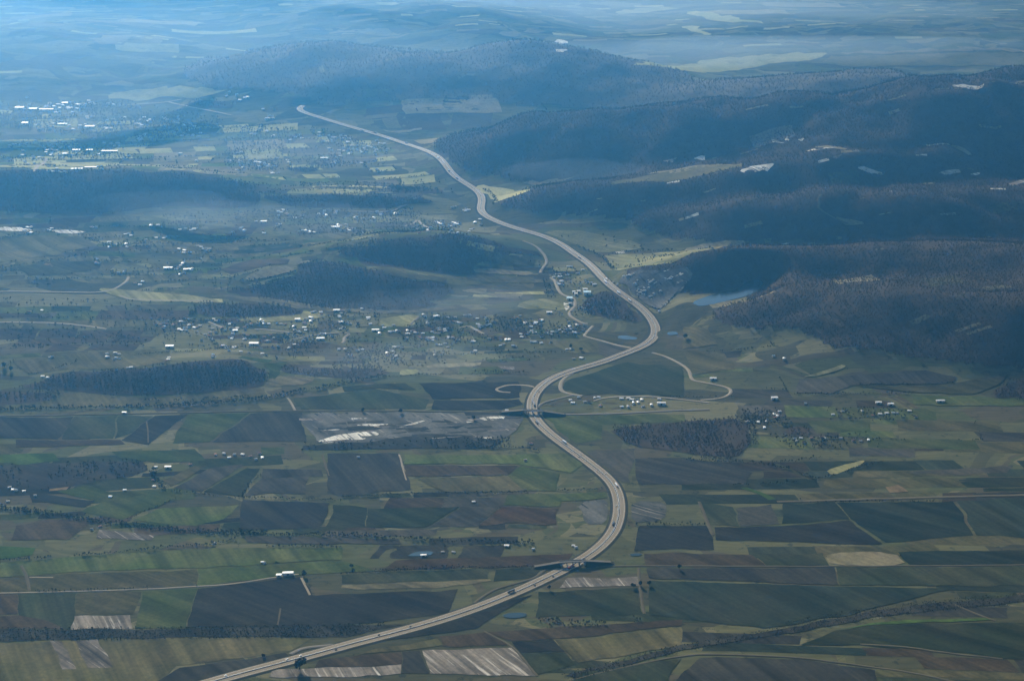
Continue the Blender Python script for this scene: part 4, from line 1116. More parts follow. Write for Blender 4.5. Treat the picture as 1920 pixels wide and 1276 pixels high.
# single trees one can pick out
def lone_tree(px, size, label, seed):
    (x, y), = ground_at([px])
    r = bpy.data.objects.new('tree', None); col.objects.link(r)
    r.location = (x, y, sample(x, y)); r.scale = (size,) * 3
    tag(r, label, 'tree', 'single trees in the fields')
    me = crown_mesh('crown', seed, 'crown_dark', 320, 5.2, 4.6, 2.2, False)
    c = bpy.data.objects.new('crown', me); c.parent = r; col.objects.link(c)
    V, F = [], []
    for k, (x0, y0, z0, ra) in enumerate([(0, 0, -.5, .5), (.1, .05, 2.5, .38), (.3, -.1, 6.5, .15)]):
        for q in range(6): V.append((x0 + ra * math.cos(q * 1.047), y0 + ra * math.sin(q * 1.047), z0))
        if k: F += [(6 * k - 6 + q, 6 * k - 6 + (q + 1) % 6, 6 * k + (q + 1) % 6, 6 * k + q) for q in range(6)]
    mesh_obj('trunk', V, F, 'trunk', r)
TREES = [((562,1254),2.0,'big dark tree standing beside the highway at the bottom'), ((660,1064),.7,'lone tree in the green field at lower left'), ((1273,1066),.9,'dark tree on the straight road right of the lower overpass'),
 ((1187,1101),.8,'leftmost dark tree at the end of the stubble strip'), ((1200,1098),.9,'dark tree at the crossing of tracks right of the highway'), ((1217,1097),.8,'dark tree right of the tracks crossing'),
 ((1030,1104),.7,'small tree beside the highway below the lower overpass'), ((8,688),1.2,'big dark tree at the left edge on the olive slope'), ((20,695),1.0,'dark tree right of the big tree at the left edge'),
 ((680,772),.8,'tree on the country road above the gravel pit'), ((752,774),.9,'second tree on the country road above the gravel pit'), ((888,786),.9,'dark tree beside the white patch of the gravel pit'),
 ((570,1079),.9,'tree at the right end of the farm sheds'), ((1286,634),1.1,'round tree right of the square pond'), ((1070,652),1.0,'round tree in the meadow below the village'), ((1090,657),.9,'round tree nearer the highway below the village'),
 ((493,1231),.6,'small tree at the slip road near the bottom'), ((446,592),.9,'round tree on the village green'), ((1128,586),1.0,'tree at the front of the wood inside the upper bend')]
for k, (px, s, lab) in enumerate(TREES): lone_tree(px, s, lab, 300 + k)

# ------------------------------------------------------------------ houses
def house_mesh(L_, W_, H_, pitch, roof):
    rz = H_ + W_ / 2 * math.tan(pitch); e = 0.5
    V, F, M = [], [], []
    V += [(-L_/2, -W_/2, -1.5), (L_/2, -W_/2, -1.5), (L_/2, W_/2, -1.5), (-L_/2, W_/2, -1.5), (-L_/2, -W_/2, H_), (L_/2, -W_/2, H_), (L_/2, W_/2, H_), (-L_/2, W_/2, H_), (-L_/2, 0, rz), (L_/2, 0, rz)]
    F += [(0, 1, 5, 4), (2, 3, 7, 6), (1, 2, 6, 9, 5), (3, 0, 4, 8, 7)]; M += [0] * 4
    t_ = 0.25; dz = e * math.tan(pitch)
    for s in (-1, 1):
        k = len(V)
        for z in (0.02, t_):
            V += [(-L_/2 - e, s * (W_/2 + e), H_ - dz + z), (L_/2 + e, s * (W_/2 + e), H_ - dz + z), (L_/2 + e, 0, rz + z), (-L_/2 - e, 0, rz + z)]
        f = [(k+4, k+5, k+6, k+7), (k, k+3, k+2, k+1), (k, k+1, k+5, k+4), (k+1, k+2, k+6, k+5), (k+3, k, k+4, k+7)]
        F += f if s < 0 else [tuple(reversed(q)) for q in f]; M += [1] * 5
    for s in (-1, 1):   # door and windows, slightly proud of the wall
        for x0, x1, z0, z1, mm in ((-L_*.35, -L_*.2, .9, 2.3, 2), (-L_*.06, L_*.06, 0, 2.2, 3), (L_*.2, L_*.35, .9, 2.3, 2)):
            k = len(V); y = s * (W_/2 + .03)
            V += [(x0, y, z0), (x1, y, z0), (x1, y, z1), (x0, y, z1)]
            F.append((k, k+1, k+2, k+3) if s < 0 else (k+3, k+2, k+1, k)); M.append(mm)
    k = len(V)          # chimney
    cv, cf = [], []
    box((L_*.2 - .4, L_*.2 + .4, .6, 1.4, H_, rz + 1.2), cv, cf)
    V += cv; F += [tuple(i + k for i in q) for q in cf]; M += [0] * 6
    me = bpy.data.meshes.new('house'); me.from_pydata(V, [], F)
    for nm in ('plaster', roof, 'car_glass', 'trunk'): me.materials.append(MATS[nm])
    me.polygons.foreach_set('material_index', M)
    return me

HOUSE = {}
for roof in ('roof_white', 'roof_grey', 'roof_tile'):
    for k, dims in enumerate([(12, 9, 3.4), (15, 10, 3.8), (10.5, 8.5, 5.2)]):
        HOUSE[(roof, k)] = house_mesh(*dims, math.radians([15, 11, 21][k]), roof)
ROOFW = {'roof_white': 'white', 'roof_grey': 'grey', 'roof_tile': 'red'}

def Zm(ox, oy, sc, pts): return [(ox + p[0] / sc, oy + p[1] / sc) + tuple(p[2:]) for p in pts]
VILLAGES = [
 ('the middle village', Zm(300,560,4.8,[(5,238),(45,228),(58,208),(120,242),(188,207),(275,188),(220,268),(262,240),(310,262),(172,280),(503,203),(555,265),(618,232,1),(637,272),(697,268),(655,303),(505,307),(762,260),(820,234),(910,198),(935,228),(848,335),(940,348),(970,383),(625,350),(763,365),(568,423),(597,446),(680,437),(622,472),(922,497),(478,512),(75,548),(1372,125),(1392,117),(1447,124),(1637,110),(1700,112),(1612,158),(1356,170,1),(1357,208),(1303,225),(1203,257),(1300,263,1),(1247,300),(1655,262),(1780,225),(1875,172,1),(1485,318),(1667,455),(1778,467),(1712,508),(1125,235),(1315,383),(445,335),(475,372),(1160,445),(1210,415)])
  + Zm(700,560,4.8,[(55,312),(100,265),(148,300),(210,290),(307,293),(317,318),(375,308),(530,303),(590,268),(595,287),(643,277),(682,273),(620,302),(750,212),(485,224),(450,150),(850,155),(1018,180),(1090,210),(1290,174),(1367,218,1),(1463,216,1),(1520,196),(1420,255),(1450,308,1),(1555,312,1),(1612,302),(1712,303),(1830,240),(1335,347),(1195,372,1),(1225,370),(1045,360),(900,387,1),(760,372,1),(715,357),(680,350),(490,352),(462,360),(530,357),(530,377),(603,418),(645,407),(262,438),(205,438),(123,490),(127,510),(208,518),(550,514),(918,472),(1172,412),(1258,427),(1450,393),(1512,403),(1515,345),(1872,535,1),(1780,455),(1820,310),(1775,270),(940,232),(960,245),(298,355),(1048,237),(735,170)])),
 ('the far upper left village', Zm(0,180,4.8,[(245,15),(265,85),(155,122),(255,115),(340,118),(420,95),(490,97),(530,80),(615,103),(645,110),(700,82,1),(755,88),(808,72),(848,75),(985,83),(502,153),(655,155),(785,190),(322,265),(490,253),(622,270),(388,295),(740,282),(772,265),(845,270),(908,272),(950,290),(965,300),(1010,270),(970,225),(1070,242),(1065,260),(1095,200),(1265,218),(1350,220),(1225,262),(1255,255),(1487,213),(1605,222),(1603,250),(1700,250),(1318,343),(1267,368),(1655,340),(1640,358),(1585,328),(1787,370),(1260,385),(1210,413),(1053,433),(998,437),(88,453),(225,443),(372,450),(450,485),(540,468),(663,472),(890,527),(1092,522),(537,532),(465,538,1),(418,510),(222,530),(495,500),(355,555),(252,613),(912,640),(437,675),(520,680),(550,690),(1770,590),(1617,528)])),
 ('the hamlet near the distant highway', Zm(380,180,4.8,[(215,5),(380,20),(640,122),(600,187),(575,210),(465,355),(580,323),(632,368),(835,380),(865,362),(995,335),(1137,362),(1245,365),(1318,388),(1085,412),(1145,398),(1160,420),(1307,418,1),(1385,453),(1415,497),(1335,513),(1455,480),(1470,490),(1595,430),(1650,498),(1560,490),(1550,510),(1270,467),(1160,497),(1205,563),(775,600),(245,587),(358,605),(362,648),(430,587),(412,620),(513,637),(570,640),(600,638),(627,700,1),(512,600),(1187,608),(1335,610),(1430,607),(1565,668),(655,575),(300,493)])),
 ('the hamlet behind the centre hill', Zm(400,320,3.84,[(490,302),(527,315),(640,325),(800,310),(815,327),(878,310),(1150,342),(1020,340),(900,393),(920,435),(995,420),(693,443,1),(665,433),(360,375),(357,433),(222,432),(470,405),(1205,308),(1310,315),(1605,372),(1620,380),(1635,387),(1735,380),(1745,388),(1725,395),(1470,430),(1545,430),(1725,455),(1757,450),(1855,427),(1740,263),(1820,285),(1840,285),(1450,207),(1885,375)])),
 ('the farms on the left slopes', Zm(0,320,4,[(825,575,1),(945,553,1),(820,538),(1085,537),(1230,510),(1455,440,1),(1393,443),(1130,413),(1185,410),(1830,450),(1385,600),(1380,618),(1510,575),(1570,590),(1325,740),(1440,737),(1370,698),(1350,780),(890,770),(1050,858),(985,490),(720,695),(235,430),(235,467),(370,450),(690,427),(222,1062)])),
 ('the right hand village', Zm(1280,425,3,[(365,1098,1),(425,1100,1),(470,1097),(515,1055),(530,1065,1),(545,1040),(520,1075),(460,1130),(690,997),(1010,1037),(1070,1063),(1110,1055,1),(1148,1050,1),(1185,1048),(1205,1050),(1275,1037,1),(1310,1072),(845,1057),(900,1040),(640,1205),(630,1195),(680,1217),(665,1190),(725,1190),(780,1187),(795,1190),(960,1207),(1000,1207),(1045,1200),(890,1190),(570,745)])),
 ('the hamlet by the interchange', Zm(940,680,6.38,[(855,482,1),(825,450),(1120,422),(1000,470),(1048,473),(1185,517),(1437,430,1),(1518,427,1),(1560,443,1),(1623,448),(1680,443,1),(1440,530),(1515,530),(1580,485),(1635,475),(1695,525),(1795,510),(1888,436),(925,418),(1165,415),(65,573),(355,968),(288,1172)])),
 ('the houses by the factory', Zm(1000,480,6.38,[(317,253,1),(335,305,1),(312,222),(690,323),(727,343),(455,135),(530,213),(308,340),(640,605),(615,632),(515,828),(435,845),(495,920),(360,912)])),
 ('the farms among the near fields', [(200,670),(218,672),(216,662),(240,690),(246,689),(218,694),(80,706),(90,708),(98,670),(18,914),(24,918),(30,920),(45,921),(66,930),(15,940),(207,931),(234,919),(288,900),(289,912),(357,871),(292,876),(404,852),(420,851),(440,853),(455,852),(470,856),(487,851),(492,858),(480,862),(430,858),(492,1054),(496,1056),(188,987),(172,993),(402,1018),(985,864),(888,941),(672,858),(1075,1023),(1080,1027),(1000,1030),(830,1035),(850,1035)]),
]
ORD = ['zeroth', 'first', 'second', 'third', 'fourth', 'fifth', 'sixth', 'seventh', 'eighth', 'ninth', 'tenth', 'eleventh', 'twelfth', 'thirteenth', 'fourteenth', 'fifteenth', 'sixteenth', 'seventeenth', 'eighteenth', 'nineteenth', 'twentieth']
items = []
for vname, pts in VILLAGES:
    for p in pts: items.append([vname, p[0], p[1], len(p) > 2])
# the 300 that show largest stay single things, the rest become one object
items_sorted = sorted(items, key=lambda q: -(q[2] + (900 if q[3] else 0)))
singles = items_sorted[:300]; rest = items_sorted[300:] + [[q[0], q[1] + random.gauss(0, 9), q[2] + random.gauss(0, 3), False] for q in items for _ in range(2) if random.random() < .8 and q[2] < 680]
R = random.Random(5)
hp = ground_at([(q[1], q[2]) for q in singles])
byv = {}
for q, P in zip(singles, hp):
    roof = 'roof_white' if q[3] or R.random() < .5 else R.choice(['roof_grey', 'roof_grey', 'roof_tile'])
    k = 1 if q[3] else R.choice([0, 0, 2])
    o = bpy.data.objects.new('house', HOUSE[(roof, k)]); col.objects.link(o)
    dd = np.hypot(HWY[:, 0] - P[0], HWY[:, 1] - P[1])
    sc = (0.55 + (P[1] - 3000) / 6500) * (0.95 if q[3] else 1.0)
    o.location = (P[0], P[1], sample(P[0], P[1])); o.scale = (sc, sc, sc)
    o.rotation_euler = (0, 0, R.choice([0, 0, .3, -.3, 1.57]) + R.uniform(-.25, .25))
    byv.setdefault(q[0], []).append((q[1], q[2], o, roof, k))
for vname, lst in byv.items():
    lst.sort(key=lambda e: e[1])
    nrow = max(1, math.ceil(len(lst) / 18))
    size = math.ceil(len(lst) / nrow)
    for r_ in range(nrow):
        row = sorted(lst[r_ * size:(r_ + 1) * size], key=lambda e: e[0])
        rown = '' if nrow == 1 else 'row %s of ' % ['A','one','two','three','four','five','six','seven','eight','nine'][r_ + 1]
        for k, e in enumerate(row):
            kind = {0: 'small', 1: 'large', 2: 'tall'}[e[4]]
            tag(e[2], '%s %s-roofed house, %s from left in %s%s' % (kind, ROOFW[e[3]], ORD[min(k + 1, 20)], rown, vname), 'house', 'houses of ' + vname)
if rest:
    V, F, M = [], [], []
    rp = ground_at([(q[1], q[2]) for q in rest])
    for P in rp:
        rf = R.choice(['roof_white', 'roof_white', 'roof_grey', 'roof_tile', 'roof_grey'] if P[1] < 5000 else ['roof_white', 'roof_white', 'roof_grey'])
        me = HOUSE[(rf, R.choice([0, 2]))]; mi = {'roof_white': 1, 'roof_grey': 4, 'roof_tile': 5}[rf]
        a = R.uniform(-.5, .5); s = 0.62 + max(0, P[1] - 4000) / 6500; z = sample(P[0], P[1]); k = len(V)
        for v in me.vertices:
            x, y = v.co.x * s, v.co.y * s
            V.append((P[0] + x * math.cos(a) - y * math.sin(a), P[1] + x * math.sin(a) + y * math.cos(a), z + v.co.z * s))
        for f in me.polygons: F.append(tuple(i + k for i in f.vertices)); M.append(mi if f.material_index == 1 else f.material_index)
    o = mesh_obj('distant_houses', V, F, ['plaster', 'roof_white', 'car_glass', 'trunk', 'roof_grey', 'roof_tile'])
    o.data.polygons.foreach_set('material_index', M)
    stuff(o, 'tiny pale houses scattered over the farthest villages')

# long sheds, barns, factory halls: walls and roof as parts
def shed(px, L_, W_, H_, rot, label, roof='roof_white', cat='shed', group=None, name='shed'):
    (x, y), = ground_at([px])
    L_, W_ = L_ * .56, W_ * .64
    r = bpy.data.objects.new(name, None); col.objects.link(r)
    r.location = (x, y, sample(x, y)); r.rotation_euler = (0, 0, rot)
    tag(r, label, cat, group)
    rz = H_ + W_ / 2 * math.tan(math.radians(8))
    V = [(-L_/2, -W_/2, -2), (L_/2, -W_/2, -2), (L_/2, W_/2, -2), (-L_/2, W_/2, -2), (-L_/2, -W_/2, H_), (L_/2, -W_/2, H_), (L_/2, W_/2, H_), (-L_/2, W_/2, H_), (-L_/2, 0, rz), (L_/2, 0, rz)]
    mesh_obj('wall', V, [(0, 1, 5, 4), (2, 3, 7, 6), (1, 2, 6, 9, 5), (3, 0, 4, 8, 7)], 'plaster', r)
    e = .8; dz = e * math.tan(math.radians(8)); RV, RF = [], []
    for s in (-1, 1):
        k = len(RV)
        for z in (.03, .3): RV += [(-L_/2 - e, s * (W_/2 + e), H_ - dz + z), (L_/2 + e, s * (W_/2 + e), H_ - dz + z), (L_/2 + e, 0, rz + z), (-L_/2 - e, 0, rz + z)]
        f = [(k+4, k+5, k+6, k+7), (k, k+3, k+2, k+1), (k, k+1, k+5, k+4), (k+1, k+2, k+6, k+5), (k+3, k, k+4, k+7)]
        RF += f if s < 0 else [tuple(reversed(q)) for q in f]
    mesh_obj('roof', RV, RF, roof, r)
    mesh_obj('door', [(-2.2, -W_/2 - .06, 0), (2.2, -W_/2 - .06, 0), (2.2, -W_/2 - .06, min(4, H_ - .3)), (-2.2, -W_/2 - .06, min(4, H_ - .3))], [(0, 1, 2, 3)], 'car_dark', r)
    for j in range(max(2, int(L_ / 12))):
        x0 = -L_/2 + (j + .5) * L_ / max(2, int(L_ / 12))
        if abs(x0) < 5: continue
        mesh_obj('window', [(x0 - 1.5, -W_/2 - .06, 1.4), (x0 + 1.5, -W_/2 - .06, 1.4), (x0 + 1.5, -W_/2 - .06, 2.6), (x0 - 1.5, -W_/2 - .06, 2.6)], [(0, 1, 2, 3)], 'car_glass', r)
G = 'long farm sheds'
for a in [
 ((476,646),40,14,5,0,'long white shed in the left part of the middle village'), ((318,651),34,12,5,0,'long white shed alone at the left end of the middle village'), ((601,636),34,11,4,.12,'long white shed behind the village green'),
 ((631,583),30,11,4,.05,'white shed at the back edge of the middle village'), ((558,600),24,11,4,0,'white shed on the upper meadow of the middle village'), ((704,620),32,11,4,0,'long white shed in the centre of the middle village'),
 ((818,594),28,10,4,.3,'narrow shed among the rear trees of the middle village'), ((441,621),22,10,4,.2,'white shed by the short pale lane'), ((640,605),22,10,4,.1,'white shed above the hooked lane'), ((1030,587),26,10,4,0,'low white shed near the winding lane'),
 ((37,204),60,26,7,0,'white hall at the left end of the far upper village'), ((62,206),55,20,6,0,'second white hall from the left in the far upper village'), ((87,207),95,18,6,0,'longest white hall of the far upper village'), ((122,195),40,24,6,.2,'white hall behind the others in the far upper village'),
 ((47,233),40,26,7,0,'single white hall in the second row of the far upper village'), ((117,234),60,16,5,0,'low white hall in the second row of the far village'), ((169,239),60,22,6,0,'wide white hall in the middle of the far village'),
 ((143,283),50,18,5,0,'leftmost long shed above the hooked road'), ((168,283),40,18,5,0,'second long shed above the hooked road'), ((197,285),44,16,5,0,'third long shed above the hooked road'), ((211,285),64,16,5,0,'rightmost long shed above the hooked road'),
 ((172,315),80,10,4,0,'narrow long shed at the foot of the left ridge'), ((145,318),70,12,4,.05,'longer narrow shed left at the foot of the left ridge'), ((122,290),30,12,5,0,'small shed at the bend above the hooked road'), ((30,272),50,12,4,.05,'far left long shed above the pale fields'),
 ((608,298),46,14,5,.05,'pale shed below the distant hamlet'), ((629,428),46,14,6,0,'long shed with dark front behind the rounded hill'), ((315,504),44,14,5,0,'left one of two long sheds on the left slope'), ((351,507),36,12,5,.1,'right one of two long sheds on the left slope'),
 ((494,417),36,12,5,.1,'shed among the smoke behind the left woods'), ((1452,748),26,12,5,.05,'single pale shed above the right village'), ((1647,756),24,9,4,.1,'left low shed behind the right village'), ((1670,759),24,9,4,.05,'right low shed behind the right village'), ((1763,753),34,8,4,.05,'long low shed farthest right of the right village'),
 ((1337,711),26,9,4,0,'low shed beside the pale winding road'), ((1240,758),34,9,5,0,'long white shed at the right end of the roadside hamlet'), ((540,1077),34,10,5,.08,'long pale shed beside the farm track at lower left'), ((523,1080),16,9,4,.08,'short shed left of the long pale farm shed'),
 ((233,775),16,6,4,0,'white roadside building on the country road'), ((315,877),22,8,4,0,'pale farm building below the heath'), ((794,1042),18,6,3,.1,'low white shed below the pale pond'), ((950,1024),15,7,3,-.1,'small white shed in the reddish field')]:
    shed(*a, group=G)
for a in [((1101,551),34,24,7,0,'large pale blue factory hall beside the highway','glass_roof'), ((1085,548),16,10,5,0,'white workshop left of the blue factory hall','roof_white'), ((1076,549),14,10,5,0,'white workshop nearest the winding lane','roof_white'),
          ((1080,553),14,9,5,.1,'front white workshop left of the factory hall','roof_white'), ((1097,544),22,9,5,0,'white workshop behind the blue factory hall','roof_white'), ((1068,561),26,18,5,0,'pale blue hall inside the bend of the winding lane','glass_roof'), ((1069,571),18,12,5,.1,'grey hall below the pale blue hall','roof_grey')]:
    shed(a[0], a[1], a[2], a[3], a[4], a[5], a[6], 'factory', None, 'factory_hall')
# row of greenhouses by the distant highway
for k, (px, lab) in enumerate([((817,417),'first of three slanting pale huts by the far bend'),((821.5,419),'second of three slanting pale huts by the far bend'),((826,421),'third of three slanting pale huts by the far bend'),((851,419),'left of two slanting pale huts nearer the far bend'),((856,421),'right of two slanting pale huts nearer the far bend')]):
    shed(px, 26, 8, 4, -.6, lab, 'roof_white', 'hut', 'slanting huts by the far bend', 'hut')

# ------------------------------------------------------------------ pale boulders on the quarry hillside
def rock_mesh(seed):
    R_ = random.Random(seed); V, F = [], []
    ph = (1 + 5 ** .5) / 2
    for a, b in ((1, ph), (-1, ph), (1, -ph), (-1, -ph)): V += [(0, a, b), (a, b, 0), (b, 0, a)]
    V = [Vector(v).normalized() * R_.uniform(.75, 1.2) for v in V]
    V = [(v.x * 1.3, v.y, max(v.z * .8, -.4)) for v in V]
    import bmesh
    bm = bmesh.new()
    for v in V: bm.verts.new(v)
    bmesh.ops.convex_hull(bm, input=bm.verts)
    me = bpy.data.meshes.new('boulder'); bm.to_mesh(me); bm.free(); me.materials.append(MATS['rock'])
    return me
RM = [rock_mesh(k) for k in range(4)]
rk = [(1000 + x / 6.38, 480 + y / 6.38) for x, y in [(1250,380),(1258,400),(1245,420),(1262,435),(1290,410),(1285,440),(1300,455),(1250,455),(1320,370),(1327,385),(1335,415),(1330,465),(1335,480),(1375,290),(1385,300),(1395,320),(1380,345),(1410,310),(1437,285),(1430,295),(1380,380),(1415,480),(1440,450),(1450,460),(1390,490),(1410,520),(1580,270),(1640,275),(1525,420),(1510,665),(1215,330),(1225,345),(1120,240),(1150,230),(1170,235),(1200,215),(1245,290),(1080,245),(1320,420),(960,315),(1000,350),(1015,335)]]
rk.sort()
half = len(rk) // 2
for k, P in enumerate(ground_at(rk)):
    o = bpy.data.objects.new('boulder', RM[k % 4]); col.objects.link(o)
    s = random.uniform(2.2, 4.6)
    o.location = (P[0], P[1], sample(P[0], P[1]) + s * .2); o.scale = (s, s, s); o.rotation_euler = (0, 0, random.uniform(0, 6))
    sz = 'small' if s < 3 else 'middling' if s < 3.8 else 'big'
    tag(o, '%s pale boulder on the rocky hillside, %s from left in its %s third' % (sz, ORD[k % 14 + 1], ['left', 'middle', 'right'][k // 14]), 'boulder', 'boulders on the quarry hillside')

# ------------------------------------------------------------------ vehicles
def car_parts(colr):
    prof = [(-2.2, .35), (2.2, .35), (2.25, .75), (1.2, .92), (-2.2, .98)]
    V = [(x, s * .9, z) for s in (-1, 1) for x, z in prof]
    F = [(0, 1, 2, 3, 4), (9, 8, 7, 6, 5)] + [(i, i + 5, (i + 1) % 5 + 5, (i + 1) % 5) for i in range(5)]
    body = (V, F, colr)
    cp = [(-1.9, .97), (1.2, .9), (.5, 1.45), (-1.4, 1.5)]
    V2 = [(x, s * (.82 if z < 1.2 else .68), z) for s in (-1, 1) for x, z in cp]
    F2 = [(0, 1, 2, 3), (7, 6, 5, 4)] + [(i, i + 4, (i + 1) % 4 + 4, (i + 1) % 4) for i in range(4)]
    return body, (V2, F2, 'car_glass')
def wheel_geo(r, wd):
    V = [(r * math.cos(a * math.pi / 5), s * wd / 2, r * math.sin(a * math.pi / 5)) for s in (-1, 1) for a in range(10)]
    return V, [tuple(range(10)), tuple(range(19, 9, -1))] + [(i, i + 10, (i + 1) % 10 + 10, (i + 1) % 10) for i in range(10)]
MC = {}
def part_mesh(key, V, F, mat):
    if key not in MC:
        me = bpy.data.meshes.new(key.split('|')[0]); me.from_pydata([tuple(v) for v in V], [], F); me.materials.append(MATS[mat]); MC[key] = me
    return MC[key]
def add_part(name, me, parent, loc=(0, 0, 0)):
    o = bpy.data.objects.new(name, me); o.parent = parent; o.location = loc; col.objects.link(o)
def vehicle(px, side, kind, colr, label):
    (x, y), = ground_at([px])
    i = int(np.argmin(np.hypot(HWY[:, 0] - x, HWY[:, 1] - y))); i = min(max(i, 1), len(HWY) - 2)
    tn = HWY[i + 1] - HWY[i - 1]; tn /= np.hypot(*tn); nn = np.array([-tn[1], tn[0]])
    off = float(np.dot(np.array([x, y]) - HWY[i], nn))
    side = (1 if off > 0 else -1) if side is None else side
    p = HWY[i] + nn * side * 5.6
    r = bpy.data.objects.new('lorry' if kind == 'lorry' else 'car', None); col.objects.link(r)
    r.location = (p[0], p[1], HWYZ[i] + .17)
    a = math.atan2(tn[1], tn[0]); r.rotation_euler = (0, 0, a if side < 0 else a + math.pi)
    tag(r, label, 'lorry' if kind == 'lorry' else 'car', 'vehicles on the highway')
    if kind == 'lorry':
        V, F = [], []; box((-8, 4.6, -1.25, 1.25, 1.1, 3.9), V, F); add_part('trailer', part_mesh('trailer|' + colr, V, F, colr), r)
        V, F = [], []; box((5.0, 7.4, -1.2, 1.2, .6, 3.3), V, F); add_part('cab', part_mesh('cab|' + colr, V, F, colr), r)
        V, F = [], []; box((7.35, 7.45, -1.05, 1.05, 1.9, 2.9), V, F); add_part('windscreen', part_mesh('windscreen', V, F, 'car_glass'), r)
        W, FW = wheel_geo(.52, .5)
        for xx in (-6.5, -5.1, 6.2, 3.4):
            for s in (-1, 1): add_part('wheel', part_mesh('lorry_wheel', W, FW, 'tyre'), r, (xx, s * 1.05, .52))
    else:
        b1, g1 = car_parts(colr)
        add_part('body', part_mesh('body|' + colr, *b1), r); add_part('cabin', part_mesh('cabin', *g1), r)
        V, F = [], []; box((-1.35, .45, -.66, .66, 1.46, 1.54), V, F); add_part('roof', part_mesh('car_roof|' + colr, V, F, colr), r)
        W, FW = wheel_geo(.33, .22)
        for xx in (-1.35, 1.4):
            for s in (-1, 1): add_part('wheel', part_mesh('car_wheel', W, FW, 'tyre'), r, (xx, s * .85, .33))
z5 = lambda x, y: (940 + x / 6.38, 680 + y / 6.38)
r2 = lambda x, y: (640 + x / 3, 850 + y / 3)
z6 = lambda x, y: (380 + x / 6.4, 1160 + y / 6.4)
u1 = lambda x, y: (1000 + x / 6.38, 480 + y / 6.38)
t2 = lambda x, y: (640 + x / 3, y / 3)
CARS = [(z6(265,700),'car','car_white'),(z6(1057,487),'car','car_white'),(z6(1217,450),'car','car_white'),(z6(1628,362),'car','car_dark'),(r2(195,1025),'car','car_dark'),(r2(388,985),'car','car_dark'),(r2(975,780),'lorry','car_dark'),(r2(1097,748),'car','car_dark'),(r2(1205,697),'car','car_dark'),(r2(1310,643),'lorry','car_red'),(r2(1325,613),'car','car_dark'),(r2(1350,617),'car','car_white'),(r2(1535,405),'lorry','car_dark'),(r2(1550,298),'car','car_white'),(r2(1547,182),'lorry','car_white'),(r2(1482,120),'car','car_white'),(r2(1440,108),'car','car_white'),(r2(1360,50),'car','car_white'),(r2(1352,13),'car','car_white'),(r2(1343,30),'car','car_dark'),(z5(828,1072),'car','car_white'),(z5(760,970),'lorry','car_white'),(z5(445,735),'lorry','car_dark'),(z5(382,517),'lorry','car_dark'),(z5(395,482),'car','car_white'),(z5(470,355),'car','car_dark'),
        (u1(1160,540),'lorry','car_white'),(u1(1025,458),'lorry','car_white'),(u1(862,325),'lorry','car_white'),(u1(877,290),'lorry','car_white'),(u1(555,45),'car','car_white'),(u1(507,30),'lorry','car_dark'),(t2(618,1015),'lorry','car_dark'),(t2(592,965),'lorry','car_dark'),(t2(550,890),'lorry','car_white'),(t2(362,808),'lorry','car_dark'),(t2(190,750),'lorry','car_dark'),(t2(118,735),'lorry','car_white')]
ORD2 = ['', 'first', 'second', 'third', 'fourth', 'fifth', 'sixth', 'seventh', 'eighth', 'ninth', 'tenth', 'eleventh', 'twelfth', 'thirteenth', 'fourteenth']
cnt = {}
CARS.sort(key=lambda c: -c[0][1])
for px, kind, c in CARS:
    key = (kind, c); cnt[key] = cnt.get(key, 0) + 1
    cw = {'car_white': 'white', 'car_dark': 'dark', 'car_red': 'red'}[c]
    vehicle(px, None, kind, c, '%s %s on the highway, %s %s one counted from the bottom up' % (cw, kind, ORD2[cnt[key]], cw))

# ------------------------------------------------------------------ haze: the air of the whole valley
V, F = [], []
box((-65000, 65000, -65000, 65000, -2.0, CAM_H + 60), V, F)
me = bpy.data.meshes.new('haze'); me.from_pydata(V, [], F)
hz = bpy.data.objects.new('haze', me); col.objects.link(hz)
hm = bpy.data.materials.new('haze'); hm.use_nodes = True
hm.node_tree.nodes.remove(hm.node_tree.nodes['Principled BSDF'])
pv = hm.node_tree.nodes.new('ShaderNodeVolumePrincipled')
pv.inputs['Color'].default_value = (*HAZE_COLOR, 1); pv.inputs['Density'].default_value = HAZE_DENSITY; pv.inputs['Anisotropy'].default_value = HAZE_G
hm.node_tree.links.new(pv.outputs[0], hm.node_tree.nodes['Material Output'].inputs['Volume'])
me.materials.append(hm)
stuff(hz, 'blue haze filling the air over the whole valley')

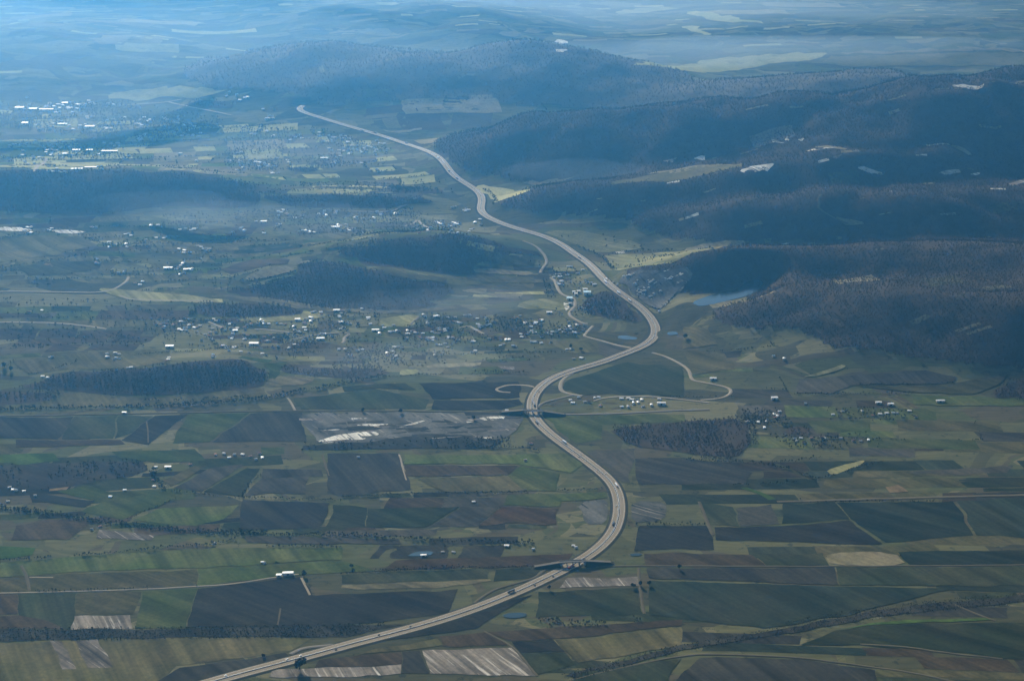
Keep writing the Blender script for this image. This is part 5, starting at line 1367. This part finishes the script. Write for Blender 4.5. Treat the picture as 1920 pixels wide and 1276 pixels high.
# ------------------------------------------------------------------ smoke and mist lying low over the villages
def smoke_bank(px, rx, ry, rz, dens, label, name='smoke_bank', rise=0.6):
    (x, y), = ground_at([px])
    R_ = random.Random(int(x))
    V, F = [], []
    nu, nv = 22, 10
    for j in range(nv + 1):
        th = math.pi * j / nv
        for i in range(nu):
            ph = 2 * math.pi * i / nu
            k = 1 + 0.28 * math.sin(2 * ph + R_.random() * .2 + x) + 0.16 * math.sin(5 * ph + y)
            V.append((rx * k * math.sin(th) * math.cos(ph), ry * k * math.sin(th) * math.sin(ph), rz * math.cos(th)))
    for j in range(nv):
        for i in range(nu):
            a, b = j * nu + i, j * nu + (i + 1) % nu
            F.append((a, a + nu, b + nu, b))
    me = bpy.data.meshes.new(name); me.from_pydata(V, [], F); me.validate()
    o = bpy.data.objects.new(name, me); col.objects.link(o)
    o.location = (x, y, float(sample(x, y)) + rz * rise)
    mt = bpy.data.materials.new(name); mt.use_nodes = True
    mt.node_tree.nodes.remove(mt.node_tree.nodes['Principled BSDF'])
    vv = mt.node_tree.nodes.new('ShaderNodeVolumePrincipled')
    vv.inputs['Color'].default_value = (0.72, 0.85, 1.0, 1); vv.inputs['Density'].default_value = dens; vv.inputs['Anisotropy'].default_value = 0.6
    mt.node_tree.links.new(vv.outputs[0], mt.node_tree.nodes['Material Output'].inputs['Volume'])
    me.materials.append(mt)
    stuff(o, label)
for a in [((760,688),320,110,26,.0005,'thin smoke drifting in front of the middle village'), ((560,428),420,170,45,.00025,'blue smoke over the hamlet behind the left woods'), ((840,574),340,90,22,.0006,'low mist along the foot of the centre hill'),
          ((330,405),300,150,40,.00022,'smoke below the left wooded ridge'), ((560,300),520,230,50,.0002,'pale mist over the valley fields left of the highway'), ((1120,335),280,120,34,.0003,'mist in the side valley right of the highway'),
          ((90,225),800,350,60,.00018,'bright mist over the far upper left village')]:
    smoke_bank(*a)
for a in [((1380,112),1200,260,60,.00045,'bright band of mist on the far plain at upper right'), ((60,110),1800,900,130,.00008,'milky mist on the slope at the upper left'), ((1150,40),1500,500,120,.00025,'thin mist over the farthest plain')]:
    smoke_bank(*a, 'mist_bank')
